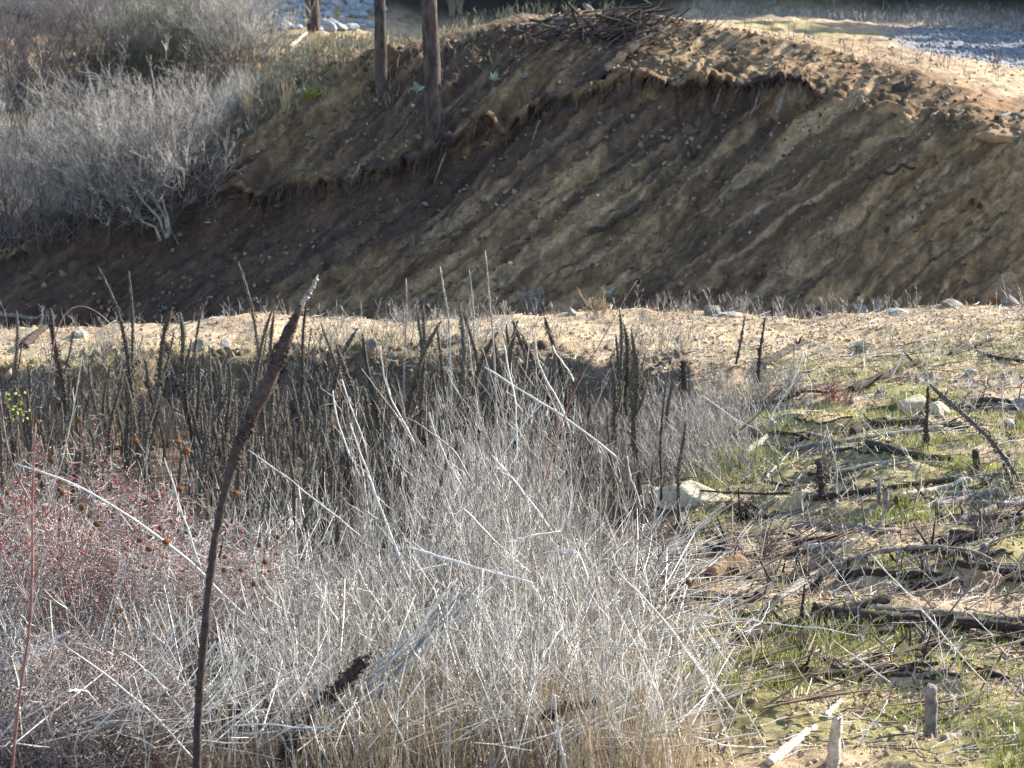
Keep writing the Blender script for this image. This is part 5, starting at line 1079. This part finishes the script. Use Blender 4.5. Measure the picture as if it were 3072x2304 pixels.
# reddish twiggy shrubs on the right field
def smallshrub(px, py, hpx, m_, label, seed, d0=9, n=14):
    p = hit(px, py, d0); h = hpx / F * p[1]; e = empty('small_shrub', p); lv_ = grow(n, h * .8, .9, 2, (6, 5), seed, .004, basew=h * .12); g = G()
    for P, q in lv_: tubes(P, np.maximum(q * .7, .0014 * p[1] / 20), 3, g)
    g.build('twigs', M[m_], e); return setp(e, label, 'shrub')
smallshrub(836, 408, 38, 'red', 'rust-red twiggy shrub at the left end of the green mound', 71)
smallshrub(790, 395, 34, 'twigl', 'grey twiggy shrub on the field near the charred log', 72)
smallshrub(755, 400, 44, 'twigl', 'bare grey shrub at the foot of the slender black stalk', 73)
smallshrub(860, 352, 18, 'sage', 'low frosty grey-green clump on the tan field', 74)
smallshrub(830, 470, 50, 'twigd', 'thin brown upright shrub left of the black stub', 75, n=6)
smallshrub(598, 316, 26, 'grass', 'small straw-coloured bush behind the berm edge right of centre', 76)
smallshrub(535, 314, 30, 'twigl', 'small grey bush behind the berm edge in the middle', 77)
smallshrub(760, 560, 40, 'twigd', 'brown twiggy clump between the weeds and the arched root', 79, n=10)
smallshrub(800, 655, 34, 'twigd', 'low brown twiggy clump on the grass under the black branches', 80, n=10)
smallshrub(990, 540, 60, 'twigd', 'brown twiggy shrub at the right edge by the logs', 78, n=10)

# ------------------------------------------------------------------ pine trees (trunks in view, crowns above the frame)
def pine(px, py, wpx, topx, label, hgt=11, seed=1, d0=45):
    p = hit(px, py, d0); d = p[1]; r = np.random.default_rng(seed); e = empty('pine_tree', p + np.array([0, .12, -.45])); rb = wpx / F * d / 2
    lean = (topx - px) / max(py, 1)      # sideways per row
    K = 30; t = np.linspace(0, 1, K); P = np.stack([t * hgt * lean + .03 * np.sin(t * 9), .02 * np.sin(t * 7 + 1), t * hgt], -1)
    sides = 20; g = tubes(P, rb * (1.15 - .45 * t) * (1 + .15 * np.exp(-t * 30)), sides, cap=True); V = g.V[0].reshape(K, sides, 3)
    V += (P[:, None] - V) * r.uniform(-.12, .12, (K, sides, 1)); g.V[0] = V.reshape(-1, 3); g.build('trunk', M['bark'], e, True)
    B = []; Rb = []; tips = []
    for i in range(34):
        u = r.uniform(.5, 1); L = (1.25 - u) * 3.4 * r.uniform(.6, 1); az = r.uniform(0, 6.28); b0 = P[int(u * (K - 1))]
        q = b0 + np.outer(np.linspace(0, 1, 8), [math.cos(az) * L, math.sin(az) * L, -.1 * L]); q[:, 2] += -.15 * np.linspace(0, 1, 8) ** 2 * L; B.append(q); Rb.append(np.linspace(.04, .008, 8))
        for _ in range(26): k = r.integers(2, 8); tips.append(q[k] + r.normal(0, .16, 3))
    tubes(np.array(B), np.array(Rb), 5).build('limbs', M['bark'], e)
    tips = np.array(tips); cc = np.repeat(tips, 14, 0) + r.normal(0, .10, (len(tips) * 14, 3)); n = len(cc)
    flakes(cc, r.uniform(.05, .10, n), r.uniform(.006, .012, n), r=r).build('crown', M['needle'], e); return setp(e, label, 'tree')
pine(315, 31, 11.5, 312, 'pine trunk furthest left, standing in front of the riprap pile', seed=1)
pine(381, 99, 10.5, 379, 'slim pine trunk in the middle of the three', seed=2)
pine(434, 138, 15, 429, 'thickest pine trunk, rising from the bank right of the other two', seed=3)
# trees behind the gravel and off to the right
def conifer(x, d, h, label, seed, group):
    r = np.random.default_rng(seed); e = empty('conifer_tree', (x, d, ground(x, d) - .2)); t = np.linspace(0, 1, 10)
    tubes(np.stack([0 * t, 0 * t, t * h], -1), .02 * h * (1.05 - t), 8).build('trunk', M['bark'], e)
    n = int(170 * h); u = r.uniform(.08, 1, n) ** .8; az = r.uniform(0, 6.28, n); rad = (1.03 - u) * h * .24 * r.uniform(.25, 1.1, n) * (1 + .2 * np.sin(u * 60))
    c = np.stack([np.cos(az) * rad, np.sin(az) * rad, u * h - rad * .25], -1); cc = np.repeat(c, 7, 0) + r.normal(0, .16, (n * 7, 3)); m = len(cc)
    flakes(cc, r.uniform(.10, .24, m), r.uniform(.02, .05, m), r=r).build('crown', M['needle'], e); return setp(e, label, 'tree', group)
proto = []
far = [(rr.uniform(-14, 26), rr.uniform(85.5, 104), rr.uniform(6, 12)) for _ in range(46)]
for i, (x, d, h) in enumerate(far):
    if i < 3: o = conifer(x, d, h, 'dark shaded conifer at the foot of the hillside behind the bank', 800 + i, 'conifers along the foot of the hill'); proto.append((h, o))
    else:
        h0, s0 = proto[i % 3]; o = copytree(s0); o.scale = (h / h0,) * 3; o.rotation_euler = (0, 0, rr.uniform(0, 6)); o.location = (x, d, ground(x, d) - .2)
for (x, d, h) in [(23, 79, 8.5), (26, 82, 9), (28.5, 86, 9), (25, 88, 10), (31, 90, 10), (21.8, 75, 6.5)]:
    h0, s0 = proto[int(x) % 3]; o = copytree(s0); o.scale = (h / h0,) * 3; o.location = (x, d, ground(x, d) - .2); setp(o, 'dark conifer shading the gravel strip from the right', 'tree', 'conifers right of the gravel strip')

# ------------------------------------------------------------------ things on the top of the bank
log([(516, 30), (530, 25), (546, 21), (565, 20), (583, 21)], 4, 'glog', 'pale bare root lying along the crest of the bank', d0=45, branches=2, name='bare_root', cat='root')
log([(584, 6), (594, 14), (604, 25)], 6, 'glog', 'pale stub branch sticking up at the brush heap', d0=45, name='bare_branch', cat='branch')
log([(587, 95), (603, 80), (622, 62), (642, 46), (660, 35)], 12, 'log', 'thick dark fallen trunk slanting down left over the bank', d0=44, lift=.16, taper=1.0, branches=3)
log([(620, 50), (640, 39), (665, 28)], 4, 'glog', 'pale strip added as the sunlit top edge of the thick dark fallen trunk', d0=44)  # lit upper edge of the trunk, built as its own pale piece
log([(777, 121), (784, 100), (792, 76)], 5, 'glog', 'grey pole hanging down the scarp at right', d0=44)
log([(590, 234), (640, 206), (680, 182)], 7, 'log', 'dark half-buried pole slanting across the middle of the bank', d0=40, lift=-.10)
log([(870, 180), (890, 176), (915, 170)], 5, 'log', 'dark root in the right part of the bank', d0=40)
log([(289, 48), (300, 40), (307, 33)], 4, 'white', 'pale broken branch below the left pine trunk', d0=50)
log([(352, 186), (370, 172), (385, 168)], 3, 'glog', 'thin root dangling under the scarp left of centre', d0=44)
log([(1000, 118), (1012, 114), (1026, 119)], 4, 'glog', 'weathered stick on the bank edge at the right side', d0=40)
# brush heap
bp = hit(625, 40, 45); e = empty('brush_heap', bp); Bq = []
for i in range(170):
    c = np.array([rng.normal(0, .75), rng.normal(.3, .4), abs(rng.normal(0, .28))]); dv = np.array([rng.normal(.7, .5), rng.normal(0, .4), rng.normal(.35, .4)]); dv /= np.linalg.norm(dv); L = rng.uniform(.5, 1.5)
    Bq.append(wob(c + np.outer(np.linspace(-.5, .5, 8) * L, dv), .05))
tubes(np.array(Bq[:60]), np.tile(np.linspace(.035, .01, 8), (60, 1)), 5).build('branches', M['log'], e)
tubes(np.array(Bq[60:]), np.tile(np.linspace(.016, .006, 8), (110, 1)), 4).build('twigs', M['twigd'], e)
setp(e, 'dark tangled brush heap on the highest part of the bank', 'brush heap')
# roots hanging under the scarp
for i, (a, b, L) in enumerate(sorted([(740, 92, 30), (705, 88, 26), (722, 90, 22), (760, 95, 28), (480, 138, 24), (540, 125, 22), (360, 168, 20), (300, 182, 22), (438, 160, 40), (446, 158, 26)])):
    p = hit(a, b, 44); q = hit(a - L * .45, b + L, 44); P = np.array([p + [0, -.1, .1], (p + q) / 2 + [0, -.25, .1], q + [0, -.1, .02]])
    stemthing('hanging_root', P, .022, .008, M['glog' if i % 2 else 'log'], 'root dangling from under the scarp of the bank, ' + ordl(i), 'root', 'roots hanging from the scarp', 12, 5, .04)
